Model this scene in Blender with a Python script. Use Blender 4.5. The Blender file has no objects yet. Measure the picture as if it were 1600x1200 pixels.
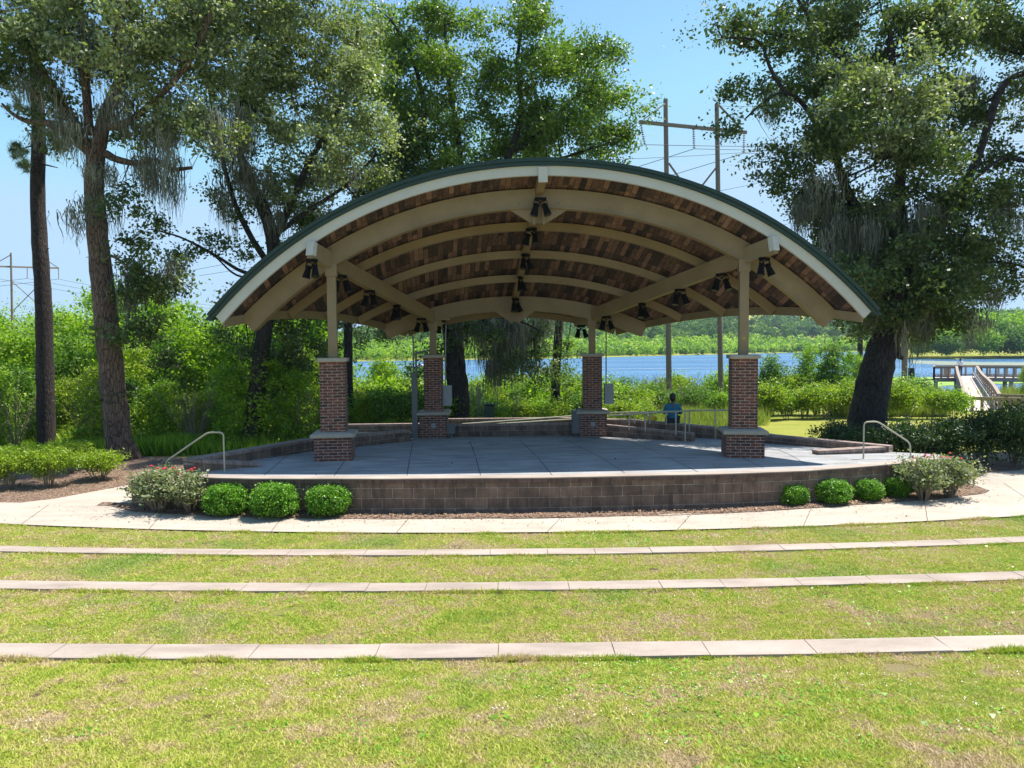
import bpy, math, random
import numpy as np
from mathutils import Matrix, Vector
sc = bpy.context.scene
col = sc.collection
R = math.radians
# ------------------------------------------------------------------ camera, sky, sun, exposure
F_PX, PITCH, ROLL, CZ = 1119.4, .0516, -.0079, 2.5406
cd = bpy.data.cameras.new('camera'); cam = bpy.data.objects.new('camera', cd); col.objects.link(cam)
cd.sensor_width = 36; cd.lens = 36 * F_PX / 1600; cd.clip_start = .05; cd.clip_end = 9000
_c, _s, _cr, _sr = math.cos(PITCH), math.sin(PITCH), math.cos(ROLL), math.sin(ROLL)
fw = Vector((0, _c, -_s)); up0 = Vector((0, _s, _c)); ri0 = Vector((1, 0, 0))
ri = _cr * ri0 + _sr * up0; up = -_sr * ri0 + _cr * up0
M = Matrix((ri, up, -fw)).transposed().to_4x4(); M.translation = (0, 0, CZ); cam.matrix_world = M
sc.camera = cam
SUN = Vector((.45, .205, 1.0)).normalized()
sun_el = math.asin(SUN.z); sun_az = math.atan2(SUN.x, SUN.y)
w = bpy.data.worlds.new('World'); sc.world = w; w.use_nodes = True
nt = w.node_tree; bg = nt.nodes['Background']
sky = nt.nodes.new('ShaderNodeTexSky'); sky.sky_type = 'NISHITA'; sky.sun_disc = False
sky.sun_elevation = sun_el; sky.sun_rotation = sun_az; sky.air_density = 1.0; sky.dust_density = .25; sky.ozone_density = 1.6
_g = nt.nodes.new('ShaderNodeMix'); _g.data_type = 'RGBA'; _g.blend_type = 'MULTIPLY'; _g.inputs[0].default_value = 1; _g.inputs[7].default_value = (1.08, 1.30, 1.32, 1)
_k = nt.nodes.new('ShaderNodeMix'); _k.data_type = 'RGBA'; _k.blend_type = 'DARKEN'; _k.inputs[0].default_value = 1; _k.inputs[7].default_value = (3.0, 4.4, 5.9, 1)
nt.links.new(sky.outputs[0], _g.inputs[6]); nt.links.new(_g.outputs[2], _k.inputs[6]); nt.links.new(_k.outputs[2], bg.inputs[0]); bg.inputs[1].default_value = .098
sd = bpy.data.lights.new('sun', 'SUN'); sd.energy = 5; sd.angle = R(.5); sd.color = (1, .95, .87)
so = bpy.data.objects.new('sun', sd); col.objects.link(so); so.rotation_euler = SUN.to_track_quat('Z', 'Y').to_euler(); so.location = (20, 10, 60)
vs = sc.view_settings; vs.view_transform = 'Standard'; vs.look = 'None'; vs.exposure = .86; vs.gamma = 1
sc.cycles.max_bounces = 8; sc.cycles.transparent_max_bounces = 8; sc.cycles.volume_bounces = 0

# ------------------------------------------------------------------ pixel (1600x1200) -> world
def ray(px, py):
    r2 = (px - 800) / F_PX; u2 = (600 - py) / F_PX
    r = r2 * _cr - u2 * _sr; u = r2 * _sr + u2 * _cr
    return np.array([r, _c + u * _s, -_s + u * _c])
def PZ(px, py, z):
    d = ray(px, py); return d * ((z - CZ) / d[2]) + [0, 0, CZ]
def PY(px, py, y):
    d = ray(px, py); return d * (y / d[1]) + [0, 0, CZ]

# ------------------------------------------------------------------ materials
def nd(nt, t, ins=None, **props):
    n = nt.nodes.new(t)
    for k, v in props.items(): setattr(n, k, v)
    for k, v in (ins or {}).items():
        if isinstance(v, bpy.types.NodeSocket): nt.links.new(v, n.inputs[k])
        else: n.inputs[k].default_value = v
    return n
def newmat(name):
    m = bpy.data.materials.new(name); m.use_nodes = True
    nt = m.node_tree; b = nt.nodes['Principled BSDF']; b.inputs['Roughness'].default_value = .7
    return m, nt, b
def ramp(nt, fac, stops, interp='LINEAR'):
    n = nt.nodes.new('ShaderNodeValToRGB'); n.color_ramp.interpolation = interp
    e = n.color_ramp.elements
    while len(e) < len(stops): e.new(.5)
    for i, (p, c) in enumerate(stops): e[i].position = p; e[i].color = (*c, 1) if len(c) == 3 else c
    nt.links.new(fac, n.inputs[0]); return n.outputs[0]
def noise(nt, vec, scale, detail=4, rough=.55, **k):
    n = nd(nt, 'ShaderNodeTexNoise', {'Scale': scale, 'Detail': detail, 'Roughness': rough}, **k)
    if vec is not None: nt.links.new(vec, n.inputs['Vector'])
    return n.outputs['Fac']
def mixc(nt, fac, a, b, mode='MIX'):
    n = nt.nodes.new('ShaderNodeMix'); n.data_type = 'RGBA'; n.blend_type = mode
    for s, v in ((0, fac), (6, a), (7, b)):
        if isinstance(v, bpy.types.NodeSocket): nt.links.new(v, n.inputs[s])
        else: n.inputs[s].default_value = v if s == 0 else ((*v, 1) if len(v) == 3 else v)
    return n.outputs[2]
def math_(nt, op, a, b=0.):
    n = nt.nodes.new('ShaderNodeMath'); n.operation = op
    for i, v in ((0, a), (1, b)):
        if isinstance(v, bpy.types.NodeSocket): nt.links.new(v, n.inputs[i])
        else: n.inputs[i].default_value = v
    return n.outputs[0]
def bump(nt, b, h, strength=.4, dist=.02):
    n = nd(nt, 'ShaderNodeBump', {'Strength': strength, 'Distance': dist, 'Height': h}); nt.links.new(n.outputs[0], b.inputs['Normal'])
def pos(nt): return nd(nt, 'ShaderNodeNewGeometry').outputs['Position']
def objc(nt): return nd(nt, 'ShaderNodeTexCoord').outputs['Object']
def uvc(nt): return nd(nt, 'ShaderNodeTexCoord').outputs['UV']
def scaled(nt, vec, s):
    return nd(nt, 'ShaderNodeMapping', {'Vector': vec, 'Scale': s}).outputs[0]

def mottled(name, c0, c1, scale=3., rough=.7, bs=.15, fine=60., spec=.5, metal=0.):
    m, nt, b = newmat(name); p = objc(nt)
    n1 = noise(nt, p, scale, 6, .65); n2 = noise(nt, p, fine, 3)
    f = math_(nt, 'ADD', math_(nt, 'MULTIPLY', n1, .7), math_(nt, 'MULTIPLY', n2, .3))
    nt.links.new(ramp(nt, f, [(.32, c0), (.68, c1)]), b.inputs['Base Color'])
    b.inputs['Roughness'].default_value = rough; b.inputs['Specular IOR Level'].default_value = spec; b.inputs['Metallic'].default_value = metal
    if bs: bump(nt, b, n2, bs, .01)
    return m
MAT = {}
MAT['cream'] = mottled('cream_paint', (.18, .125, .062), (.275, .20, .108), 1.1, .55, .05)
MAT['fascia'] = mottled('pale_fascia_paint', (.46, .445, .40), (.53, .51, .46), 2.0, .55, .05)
MAT['green'] = mottled('green_metal', (.006, .026, .019), (.009, .036, .025), 1.5, .5, .03, 40, .5)
MAT['black'] = mottled('black_metal', (.005, .005, .005), (.009, .009, .009), 5, .7, .05, 60., .12)
MAT['glass'] = mottled('dark_lens', (.008, .008, .01), (.015, .015, .018), 5, .5, 0)
MAT['grey_metal'] = mottled('grey_metal', (.22, .235, .24), (.29, .305, .31), 3, .5, .05)
MAT['dark_grey'] = mottled('dark_grey_metal', (.09, .10, .105), (.13, .14, .145), 3, .5, .05)
MAT['rail'] = mottled('rail_paint', (.36, .34, .25), (.44, .42, .32), 4, .45, .05)
MAT['capstone'] = mottled('pillar_capstone', (.30, .26, .205), (.42, .37, .30), 6, .85, .3)
MAT['wood_pole'] = mottled('weathered_pole', (.15, .11, .085), (.27, .21, .17), 8, .85, .3)
MAT['pier_wood'] = mottled('grey_pier_timber', (.23, .175, .13), (.36, .29, .225), 4, .85, .2)
MAT['pier_deck'] = mottled('pink_pier_deck', (.42, .34, .29), (.56, .46, .40), 2, .85, .2)
MAT['skin'] = mottled('skin', (.10, .05, .03), (.13, .07, .045), 6, .5, .05)
MAT['hair'] = mottled('dark_hair', (.006, .005, .005), (.014, .012, .011), 20, .5, .3, 90)
MAT['teal'] = mottled('teal_cloth', (.012, .13, .21), (.02, .17, .27), 8, .85, .2)
MAT['white_cloth'] = mottled('white_cloth', (.65, .62, .64), (.78, .75, .77), 8, .85, .2)
MAT['denim'] = mottled('dark_trousers', (.02, .025, .04), (.035, .04, .06), 8, .85, .2)
MAT['yellow'] = mottled('yellow_plastic', (.62, .46, .02), (.75, .56, .04), 5, .45, .05)
MAT['orange'] = mottled('orange_paper', (.6, .30, .12), (.7, .42, .22), 5, .6, .05)
MAT['hull'] = mottled('boat_hull', (.05, .03, .07), (.10, .05, .10), 3, .3, .02)
MAT['boat_white'] = mottled('boat_white', (.7, .7, .7), (.8, .8, .8), 3, .35, .02)
MAT['insulator'] = mottled('insulator', (.20, .10, .08), (.35, .22, .18), 6, .35, .02)
MAT['wire'] = mottled('wire', (.05, .05, .055), (.08, .08, .09), 6, .5, 0)
MAT['red_petal'] = mottled('red_petal', (.55, .01, .03), (.75, .03, .06), 6, .6, 0)
MAT['twig'] = mottled('twig', (.16, .12, .085), (.27, .21, .15), 12, .9, .2)

def brick_mat(name, c1, c2, mortar, bw, bh, ms, dirt, bs=.6, noise_s=9, bias=0., off=.5):
    m, nt, b = newmat(name); uv = uvc(nt)
    d = nd(nt, 'ShaderNodeTexNoise', {'Scale': 14., 'Detail': 2.}); nt.links.new(uv, d.inputs['Vector'])
    dv = nd(nt, 'ShaderNodeVectorMath', {0: d.outputs['Color'], 1: (.5, .5, .5)}, operation='SUBTRACT')
    dv2 = nd(nt, 'ShaderNodeVectorMath', {0: dv.outputs[0], 'Scale': ms * .8}, operation='SCALE')
    v = nd(nt, 'ShaderNodeVectorMath', {0: uv, 1: dv2.outputs[0]}, operation='ADD').outputs[0]
    t = nd(nt, 'ShaderNodeTexBrick', {'Vector': v, 'Color1': (*c1, 1), 'Color2': (*c2, 1), 'Mortar': (*mortar, 1), 'Scale': 1., 'Mortar Size': ms, 'Mortar Smooth': .25, 'Bias': bias, 'Brick Width': bw, 'Row Height': bh})
    t.offset = off
    n1 = noise(nt, uv, noise_s, 6, .7); n2 = noise(nt, uv, 90, 3)
    c = mixc(nt, ramp(nt, n1, [(.42, (0, 0, 0)), (.72, (1, 1, 1))]), t.outputs['Color'], mixc(nt, .75, t.outputs['Color'], dirt))
    c = mixc(nt, .35, c, ramp(nt, n2, [(.3, (.25, .25, .25)), (.7, (1, 1, 1))]), 'MULTIPLY')
    n5 = noise(nt, scaled(nt, uv, (5, .7, 1)), 1.3, 5, .7); c = mixc(nt, .5 if bw > .3 else .2, c, ramp(nt, n5, [(.38, (.35, .33, .32)), (.55, (1, 1, 1)), (.68, (1.25, 1.22, 1.2))]), 'MULTIPLY')
    nt.links.new(c, b.inputs['Base Color']); b.inputs['Roughness'].default_value = .9
    h = math_(nt, 'ADD', math_(nt, 'MULTIPLY', t.outputs['Fac'], -1.), math_(nt, 'MULTIPLY', n2, .35))
    bump(nt, b, h, bs, .012); return m
MAT['brick'] = brick_mat('red_brick', (.27, .085, .05), (.08, .034, .028), (.52, .43, .34), .215, .0677, .0075, (.05, .03, .03))
MAT['block'] = brick_mat('brown_block', (.27, .18, .13), (.16, .11, .082), (.50, .41, .33), .41, .2, .006, (.06, .045, .042), .8, 3.5)
MAT['cap_block'] = brick_mat('cap_block', (.40, .295, .25), (.33, .245, .21), (.12, .08, .07), .31, 2., .008, (.24, .17, .15), .8, 5)

def concrete(name, c0, c1, c2, stain=.5):
    m, nt, b = newmat(name); p = pos(nt)
    n1 = noise(nt, p, .7, 8, .65); n2 = noise(nt, p, 45, 4, .7); n3 = noise(nt, scaled(nt, p, (.6, 2.5, 1)), 1.7, 5, .6)
    c = ramp(nt, n1, [(.3, c0), (.55, c1), (.75, c2)])
    c = mixc(nt, stain, c, ramp(nt, n3, [(.35, (.62, .60, .58)), (.6, (1, 1, 1))]), 'MULTIPLY')
    c = mixc(nt, .35, c, ramp(nt, n2, [(.3, (.55, .55, .55)), (.7, (1, 1, 1))]), 'MULTIPLY')
    nt.links.new(c, b.inputs['Base Color']); b.inputs['Roughness'].default_value = .9
    bump(nt, b, n2, .3, .005); return m
MAT['floor'] = concrete('stage_concrete', (.29, .29, .305), (.37, .37, .37), (.44, .435, .43), .85)
MAT['path'] = concrete('path_concrete', (.42, .36, .295), (.475, .41, .335), (.525, .46, .38), .45)
MAT['edging'] = concrete('edging_concrete', (.34, .28, .235), (.42, .345, .29), (.50, .415, .35), .65)
MAT['joint'] = mottled('dark_joint', (.05, .045, .04), (.08, .07, .06), 8, .95, 0)  # plain dark tone of the concrete joints

def plank_mat():
    m, nt, b = newmat('weathered_planks'); uv = uvc(nt)
    def br(bw, bh, ms, shift):
        v = nd(nt, 'ShaderNodeMapping', {'Vector': uv, 'Location': (shift, 0, 0)}).outputs[0]
        t = nd(nt, 'ShaderNodeTexBrick', {'Vector': v, 'Color1': (0, 0, 0, 1), 'Color2': (1, 1, 1, 1), 'Mortar': (0, 0, 0, 1), 'Scale': 1., 'Mortar Size': ms, 'Mortar Smooth': .1, 'Brick Width': bw, 'Row Height': bh})
        t.offset = .37; t.offset_frequency = 3; return t
    t = br(1.25, .128, .006, 0.)
    cell = nd(nt, 'ShaderNodeTexWhiteNoise', {'Vector': nd(nt, 'ShaderNodeVectorMath', {0: scaled(nt, uv, (1 / 1.25, 1 / .128, 1)), 1: (0, 0, 0)}, operation='FLOOR').outputs[0]}).outputs['Value']
    grain = noise(nt, scaled(nt, uv, (3, 40, 1)), 2.2, 5, .7)
    blot = noise(nt, scaled(nt, uv, (1, 2.2, 1)), 7., 5, .75)
    f = math_(nt, 'ADD', math_(nt, 'MULTIPLY', t.outputs['Color'], .40), math_(nt, 'MULTIPLY', cell, .22))
    f = math_(nt, 'ADD', f, math_(nt, 'MULTIPLY', blot, .75)); f = math_(nt, 'ADD', f, math_(nt, 'MULTIPLY', grain, .35))
    f = math_(nt, 'SUBTRACT', f, .37)
    c = ramp(nt, f, [(.26, (.018, .013, .013)), (.44, (.058, .034, .026)), (.60, (.15, .08, .052)), (.80, (.27, .155, .105))])
    c = mixc(nt, t.outputs['Fac'], c, (.012, .008, .007))
    nt.links.new(c, b.inputs['Base Color']); b.inputs['Roughness'].default_value = .85
    bump(nt, b, math_(nt, 'SUBTRACT', grain, t.outputs['Fac']), .4, .01); return m
MAT['planks'] = plank_mat()

def bark(name, c0, c1, c2, s=1.):
    m, nt, b = newmat(name); p = objc(nt)
    n1 = noise(nt, scaled(nt, p, (9 * s, 9 * s, 1.6 * s)), 1.6, 6, .7); n2 = noise(nt, p, 1.2, 4)
    v = nd(nt, 'ShaderNodeTexVoronoi', {'Vector': scaled(nt, p, (14 * s, 14 * s, 3.2 * s)), 'Scale': 1.}, feature='DISTANCE_TO_EDGE').outputs['Distance']
    f = math_(nt, 'ADD', math_(nt, 'MULTIPLY', n1, .75), math_(nt, 'MULTIPLY', n2, .35))
    c = ramp(nt, f, [(.35, c0), (.55, c1), (.75, c2)])
    c = mixc(nt, ramp(nt, v, [(0, (1, 1, 1)), (.12, (0, 0, 0))]), c, tuple(x * .35 for x in c0))
    nt.links.new(c, b.inputs['Base Color']); b.inputs['Roughness'].default_value = .95
    bump(nt, b, math_(nt, 'ADD', n1, math_(nt, 'MINIMUM', v, .3)), .9, .05); return m
MAT['oak_bark'] = bark('oak_bark', (.065, .045, .034), (.16, .105, .075), (.27, .19, .14))
MAT['dark_bark'] = bark('dark_bark', (.018, .014, .013), (.038, .03, .027), (.075, .06, .052))
MAT['pine_bark'] = bark('pine_bark', (.018, .013, .012), (.045, .031, .027), (.09, .066, .058), 1.4)

def leaf_mat(name, stops, trans=.35, rough=.45, spec=.5, tcol=(1.3, 1.5, .45)):
    m, nt, b = newmat(name)
    a = nd(nt, 'ShaderNodeAttribute', attribute_name='tint').outputs['Fac']
    c = ramp(nt, a, stops)
    nt.links.new(c, b.inputs['Base Color']); b.inputs['Roughness'].default_value = rough; b.inputs['Specular IOR Level'].default_value = spec
    t = nd(nt, 'ShaderNodeBsdfTranslucent', {'Color': mixc(nt, 1., c, tcol, 'MULTIPLY')})
    mx = nd(nt, 'ShaderNodeMixShader', {0: trans, 1: b.outputs[0], 2: t.outputs[0]})
    nt.links.new(mx.outputs[0], nt.nodes['Material Output'].inputs[0]); return m
MAT['leaf_oak'] = leaf_mat('live_oak_leaf', [(0, (.035, .065, .018)), (.45, (.075, .12, .03)), (.8, (.14, .18, .055)), (1, (.28, .30, .18))], .3, .48, .4)
MAT['leaf_silver_sheen'] = leaf_mat('silver_sheen_leaf', [(0, (.06, .085, .03)), (.35, (.17, .215, .085)), (.65, (.32, .365, .20)), (1, (.56, .57, .44))], .3, .5, .4)  # silver gloss of sunlit leaves, painted into the diffuse colour
MAT['leaf_water_oak'] = leaf_mat('mid_green_leaf', [(0, (.05, .095, .015)), (.5, (.125, .205, .032)), (.85, (.23, .31, .055)), (1, (.35, .41, .12))], .4, .42, .5)
MAT['leaf_bright'] = leaf_mat('bright_leaf', [(0, (.07, .15, .012)), (.4, (.18, .31, .024)), (.8, (.34, .47, .04)), (.95, (.46, .52, .09)), (1, (.52, .34, .16))], .45, .5, .4)
MAT['leaf_mid'] = leaf_mat('thicket_leaf', [(0, (.035, .09, .012)), (.5, (.11, .215, .024)), (.9, (.23, .34, .05)), (1, (.36, .42, .14))], .4, .5, .4)
MAT['leaf_yellow'] = leaf_mat('yellow_green_leaf', [(0, (.08, .15, .012)), (.4, (.20, .30, .02)), (.85, (.36, .43, .035)), (1, (.50, .48, .08))], .4, .5, .4)
MAT['leaf_box'] = leaf_mat('boxwood_leaf', [(0, (.04, .14, .010)), (.5, (.13, .30, .018)), (1, (.26, .46, .035))], .3, .45, .5)
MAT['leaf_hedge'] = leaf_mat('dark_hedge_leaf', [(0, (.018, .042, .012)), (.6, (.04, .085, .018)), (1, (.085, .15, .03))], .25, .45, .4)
MAT['leaf_rose'] = leaf_mat('rose_leaf', [(0, (.09, .085, .045)), (.3, (.17, .21, .09)), (.65, (.30, .34, .20)), (1, (.50, .42, .33))], .3, .6, .3)
MAT['leaf_far'] = leaf_mat('far_leaf', [(0, (.03, .075, .02)), (.5, (.085, .165, .03)), (1, (.20, .29, .05))], .3, .7, .2)
MAT['leaf_reed'] = leaf_mat('reed_leaf', [(0, (.12, .17, .03)), (.5, (.24, .30, .06)), (1, (.42, .40, .18))], .35, .6, .3)
MAT['needle'] = leaf_mat('pine_needle', [(0, (.03, .055, .02)), (1, (.08, .12, .045))], .2, .5, .4)
MAT['moss'] = leaf_mat('spanish_moss', [(0, (.09, .09, .065)), (.6, (.22, .22, .165)), (1, (.40, .40, .32))], .3, .9, .1, (1, 1, .9))

def patch_color(nt, p, shade=1.):
    """the lawn's own colour: green, yellow-green, straw and bare soil patches"""
    n1 = noise(nt, p, .9, 7, .68); n2 = noise(nt, p, 2.6, 6, .7); n3 = noise(nt, p, 9., 4, .6); n4 = noise(nt, p, .33, 4, .6)
    f = math_(nt, 'ADD', math_(nt, 'MULTIPLY', n1, .45), math_(nt, 'MULTIPLY', n2, .32)); f = math_(nt, 'ADD', f, math_(nt, 'MULTIPLY', n3, .23))
    k = lambda *c: tuple(v * shade for v in c)
    g = ramp(nt, f, [(.42, k(.66, .51, .31)), (.47, k(.62, .54, .20)), (.505, k(.55, .565, .105)), (.56, k(.42, .52, .055)), (.63, k(.25, .42, .035))])
    g = mixc(nt, ramp(nt, n4, [(.56, (0, 0, 0)), (.66, (.8, .8, .8))]), g, k(.24, .42, .045))
    soil = ramp(nt, noise(nt, scaled(nt, p, (1, 1.6, 1)), 1.7, 5, .75), [(.62, (0, 0, 0)), (.68, (1, 1, 1))])
    return g, soil, f
def lawn_mat():
    m, nt, b = newmat('lawn_soil_and_thatch'); p = pos(nt)
    g, soil, f = patch_color(nt, p, .95)
    n = noise(nt, p, 55, 4, .8)
    c = mixc(nt, .4, g, (.34, .27, .15)); c = mixc(nt, .35, c, (.16, .15, .06)); c = mixc(nt, soil, c, (.13, .08, .06))
    c = mixc(nt, .8, c, ramp(nt, n, [(.3, (.3, .3, .28)), (.65, (1, 1, 1))]), 'MULTIPLY')
    nt.links.new(c, b.inputs['Base Color']); b.inputs['Roughness'].default_value = 1; b.inputs['Specular IOR Level'].default_value = .1
    bump(nt, b, n, 1., .03); return m
MAT['lawn'] = lawn_mat()
def blade_mat():
    m, nt, b = newmat('grass_blade'); p = pos(nt)
    g, soil, f = patch_color(nt, p)
    a = nd(nt, 'ShaderNodeAttribute', attribute_name='tint').outputs['Fac']
    g = mixc(nt, math_(nt, 'MULTIPLY', soil, .75), g, (.26, .18, .11))
    c = mixc(nt, ramp(nt, a, [(.8, (0, 0, 0)), (.97, (.8, .8, .8))]), g, (.56, .47, .24))
    c = mixc(nt, .5, c, ramp(nt, math_(nt, 'FRACT', math_(nt, 'MULTIPLY', a, 7.3)), [(0, (.55, .6, .5)), (1, (1, 1, 1))]), 'MULTIPLY')
    nt.links.new(c, b.inputs['Base Color']); b.inputs['Roughness'].default_value = .6; b.inputs['Specular IOR Level'].default_value = .25
    t = nd(nt, 'ShaderNodeBsdfTranslucent', {'Color': c}); mx = nd(nt, 'ShaderNodeMixShader', {0: .35, 1: b.outputs[0], 2: t.outputs[0]})
    nt.links.new(mx.outputs[0], nt.nodes['Material Output'].inputs[0]); return m
MAT['blade'] = blade_mat()
def mulch_mat():
    m, nt, b = newmat('bark_mulch'); p = pos(nt)
    v = nd(nt, 'ShaderNodeTexVoronoi', {'Vector': scaled(nt, p, (28, 40, 28)), 'Scale': 1.})
    n = noise(nt, p, 30, 4, .8)
    c = ramp(nt, v.outputs['Color'], [(.1, (.10, .055, .035)), (.5, (.24, .145, .095)), (.9, (.46, .33, .24))])
    c = mixc(nt, .5, c, ramp(nt, n, [(.35, (.3, .3, .3)), (.65, (1, 1, 1))]), 'MULTIPLY')
    nt.links.new(c, b.inputs['Base Color']); b.inputs['Roughness'].default_value = 1
    bump(nt, b, math_(nt, 'ADD', n, v.outputs['Distance']), 1., .03); return m
MAT['mulch'] = mulch_mat()
def terrain_mat():
    m, nt, b = newmat('grassy_ground'); p = pos(nt)
    n1 = noise(nt, p, .25, 6, .6); n2 = noise(nt, p, 18, 5, .8)
    c = ramp(nt, n1, [(.35, (.22, .25, .045)), (.5, (.30, .31, .06)), (.65, (.36, .34, .09))])
    c = mixc(nt, .6, c, ramp(nt, n2, [(.3, (.45, .45, .4)), (.7, (1, 1, 1))]), 'MULTIPLY')
    nt.links.new(c, b.inputs['Base Color']); b.inputs['Roughness'].default_value = 1; b.inputs['Specular IOR Level'].default_value = .1
    bump(nt, b, n2, .8, .04); return m
MAT['terrain'] = terrain_mat()
def water_mat():
    m, nt, b = newmat('lake_water'); p = pos(nt)
    n1 = noise(nt, scaled(nt, p, (.5, 1.1, 1)), 1.6, 5, .65); n2 = noise(nt, scaled(nt, p, (.008, .05, 1)), 1., 4, .6)
    c = ramp(nt, n2, [(.4, (.03, .11, .25)), (.65, (.08, .20, .37))])
    nt.links.new(c, b.inputs['Base Color']); b.inputs['Roughness'].default_value = .22; b.inputs['IOR'].default_value = 1.33
    bump(nt, b, n1, .9, .35); return m
MAT['water'] = water_mat()
def lily_mat():
    m, nt, b = newmat('floating_leaves'); p = pos(nt)
    n1 = noise(nt, scaled(nt, p, (.25, .6, 1)), 2., 6, .7)
    nt.links.new(ramp(nt, n1, [(.35, (.13, .23, .03)), (.6, (.25, .38, .05))]), b.inputs['Base Color']); b.inputs['Roughness'].default_value = .9
    bump(nt, b, n1, .5, .1); return m
MAT['lily'] = lily_mat()
def scum_mat():
    m, nt, b = newmat('brown_lily_pads'); p = pos(nt)
    n1 = noise(nt, scaled(nt, p, (.3, .8, 1)), 2., 6, .7)
    nt.links.new(ramp(nt, n1, [(.4, (.10, .13, .12)), (.6, (.22, .25, .14))]), b.inputs['Base Color']); b.inputs['Roughness'].default_value = .6
    return m
MAT['scum'] = scum_mat()

# ------------------------------------------------------------------ mesh helpers
def mk(name, V, F, mat, parent=None, uv=None, smooth=False, tint=None, loc=None):
    me = bpy.data.meshes.new(name)
    V = np.asarray(V, dtype=np.float32)
    if isinstance(F, np.ndarray) and F.ndim == 2:
        k = F.shape[1]; n = len(F)
        me.vertices.add(len(V)); me.vertices.foreach_set('co', V.ravel())
        me.loops.add(n * k); me.loops.foreach_set('vertex_index', F.astype(np.int32).ravel())
        me.polygons.add(n); me.polygons.foreach_set('loop_start', np.arange(0, n * k, k, dtype=np.int32))
        me.update(calc_edges=True)
    else:
        me.from_pydata(V.tolist(), [], [list(map(int, f)) for f in F]); me.update()
    if tint is not None:
        a = me.attributes.new('tint', 'FLOAT', 'FACE'); a.data.foreach_set('value', np.asarray(tint, dtype=np.float32))
    if uv is not None:
        l = me.uv_layers.new(name='UVMap'); l.data.foreach_set('uv', np.asarray(uv, dtype=np.float32).ravel())
    if smooth: me.polygons.foreach_set('use_smooth', np.ones(len(me.polygons), dtype=bool))
    me.materials.append(MAT[mat] if isinstance(mat, str) else mat)
    o = bpy.data.objects.new(name, me); col.objects.link(o)
    if parent: o.parent = parent
    if loc is not None: o.location = loc
    return o
def box_uv(me):
    me.update()
    n = len(me.loops); vi = np.empty(n, np.int32); me.loops.foreach_get('vertex_index', vi)
    co = np.empty(len(me.vertices) * 3, np.float32); me.vertices.foreach_get('co', co); co = co.reshape(-1, 3)
    nm = np.empty(len(me.polygons) * 3, np.float32); me.polygons.foreach_get('normal', nm); nm = np.abs(nm.reshape(-1, 3))
    tot = np.empty(len(me.polygons), np.int32); me.polygons.foreach_get('loop_total', tot)
    ax = np.repeat(nm.argmax(1), tot); c = co[vi]
    uv = np.where((ax == 2)[:, None], c[:, [0, 1]], np.where((ax == 0)[:, None], c[:, [1, 2]] + [.1, 0], c[:, [0, 2]]))
    l = me.uv_layers.new(name='UVMap'); l.data.foreach_set('uv', uv.astype(np.float32).ravel())

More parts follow.
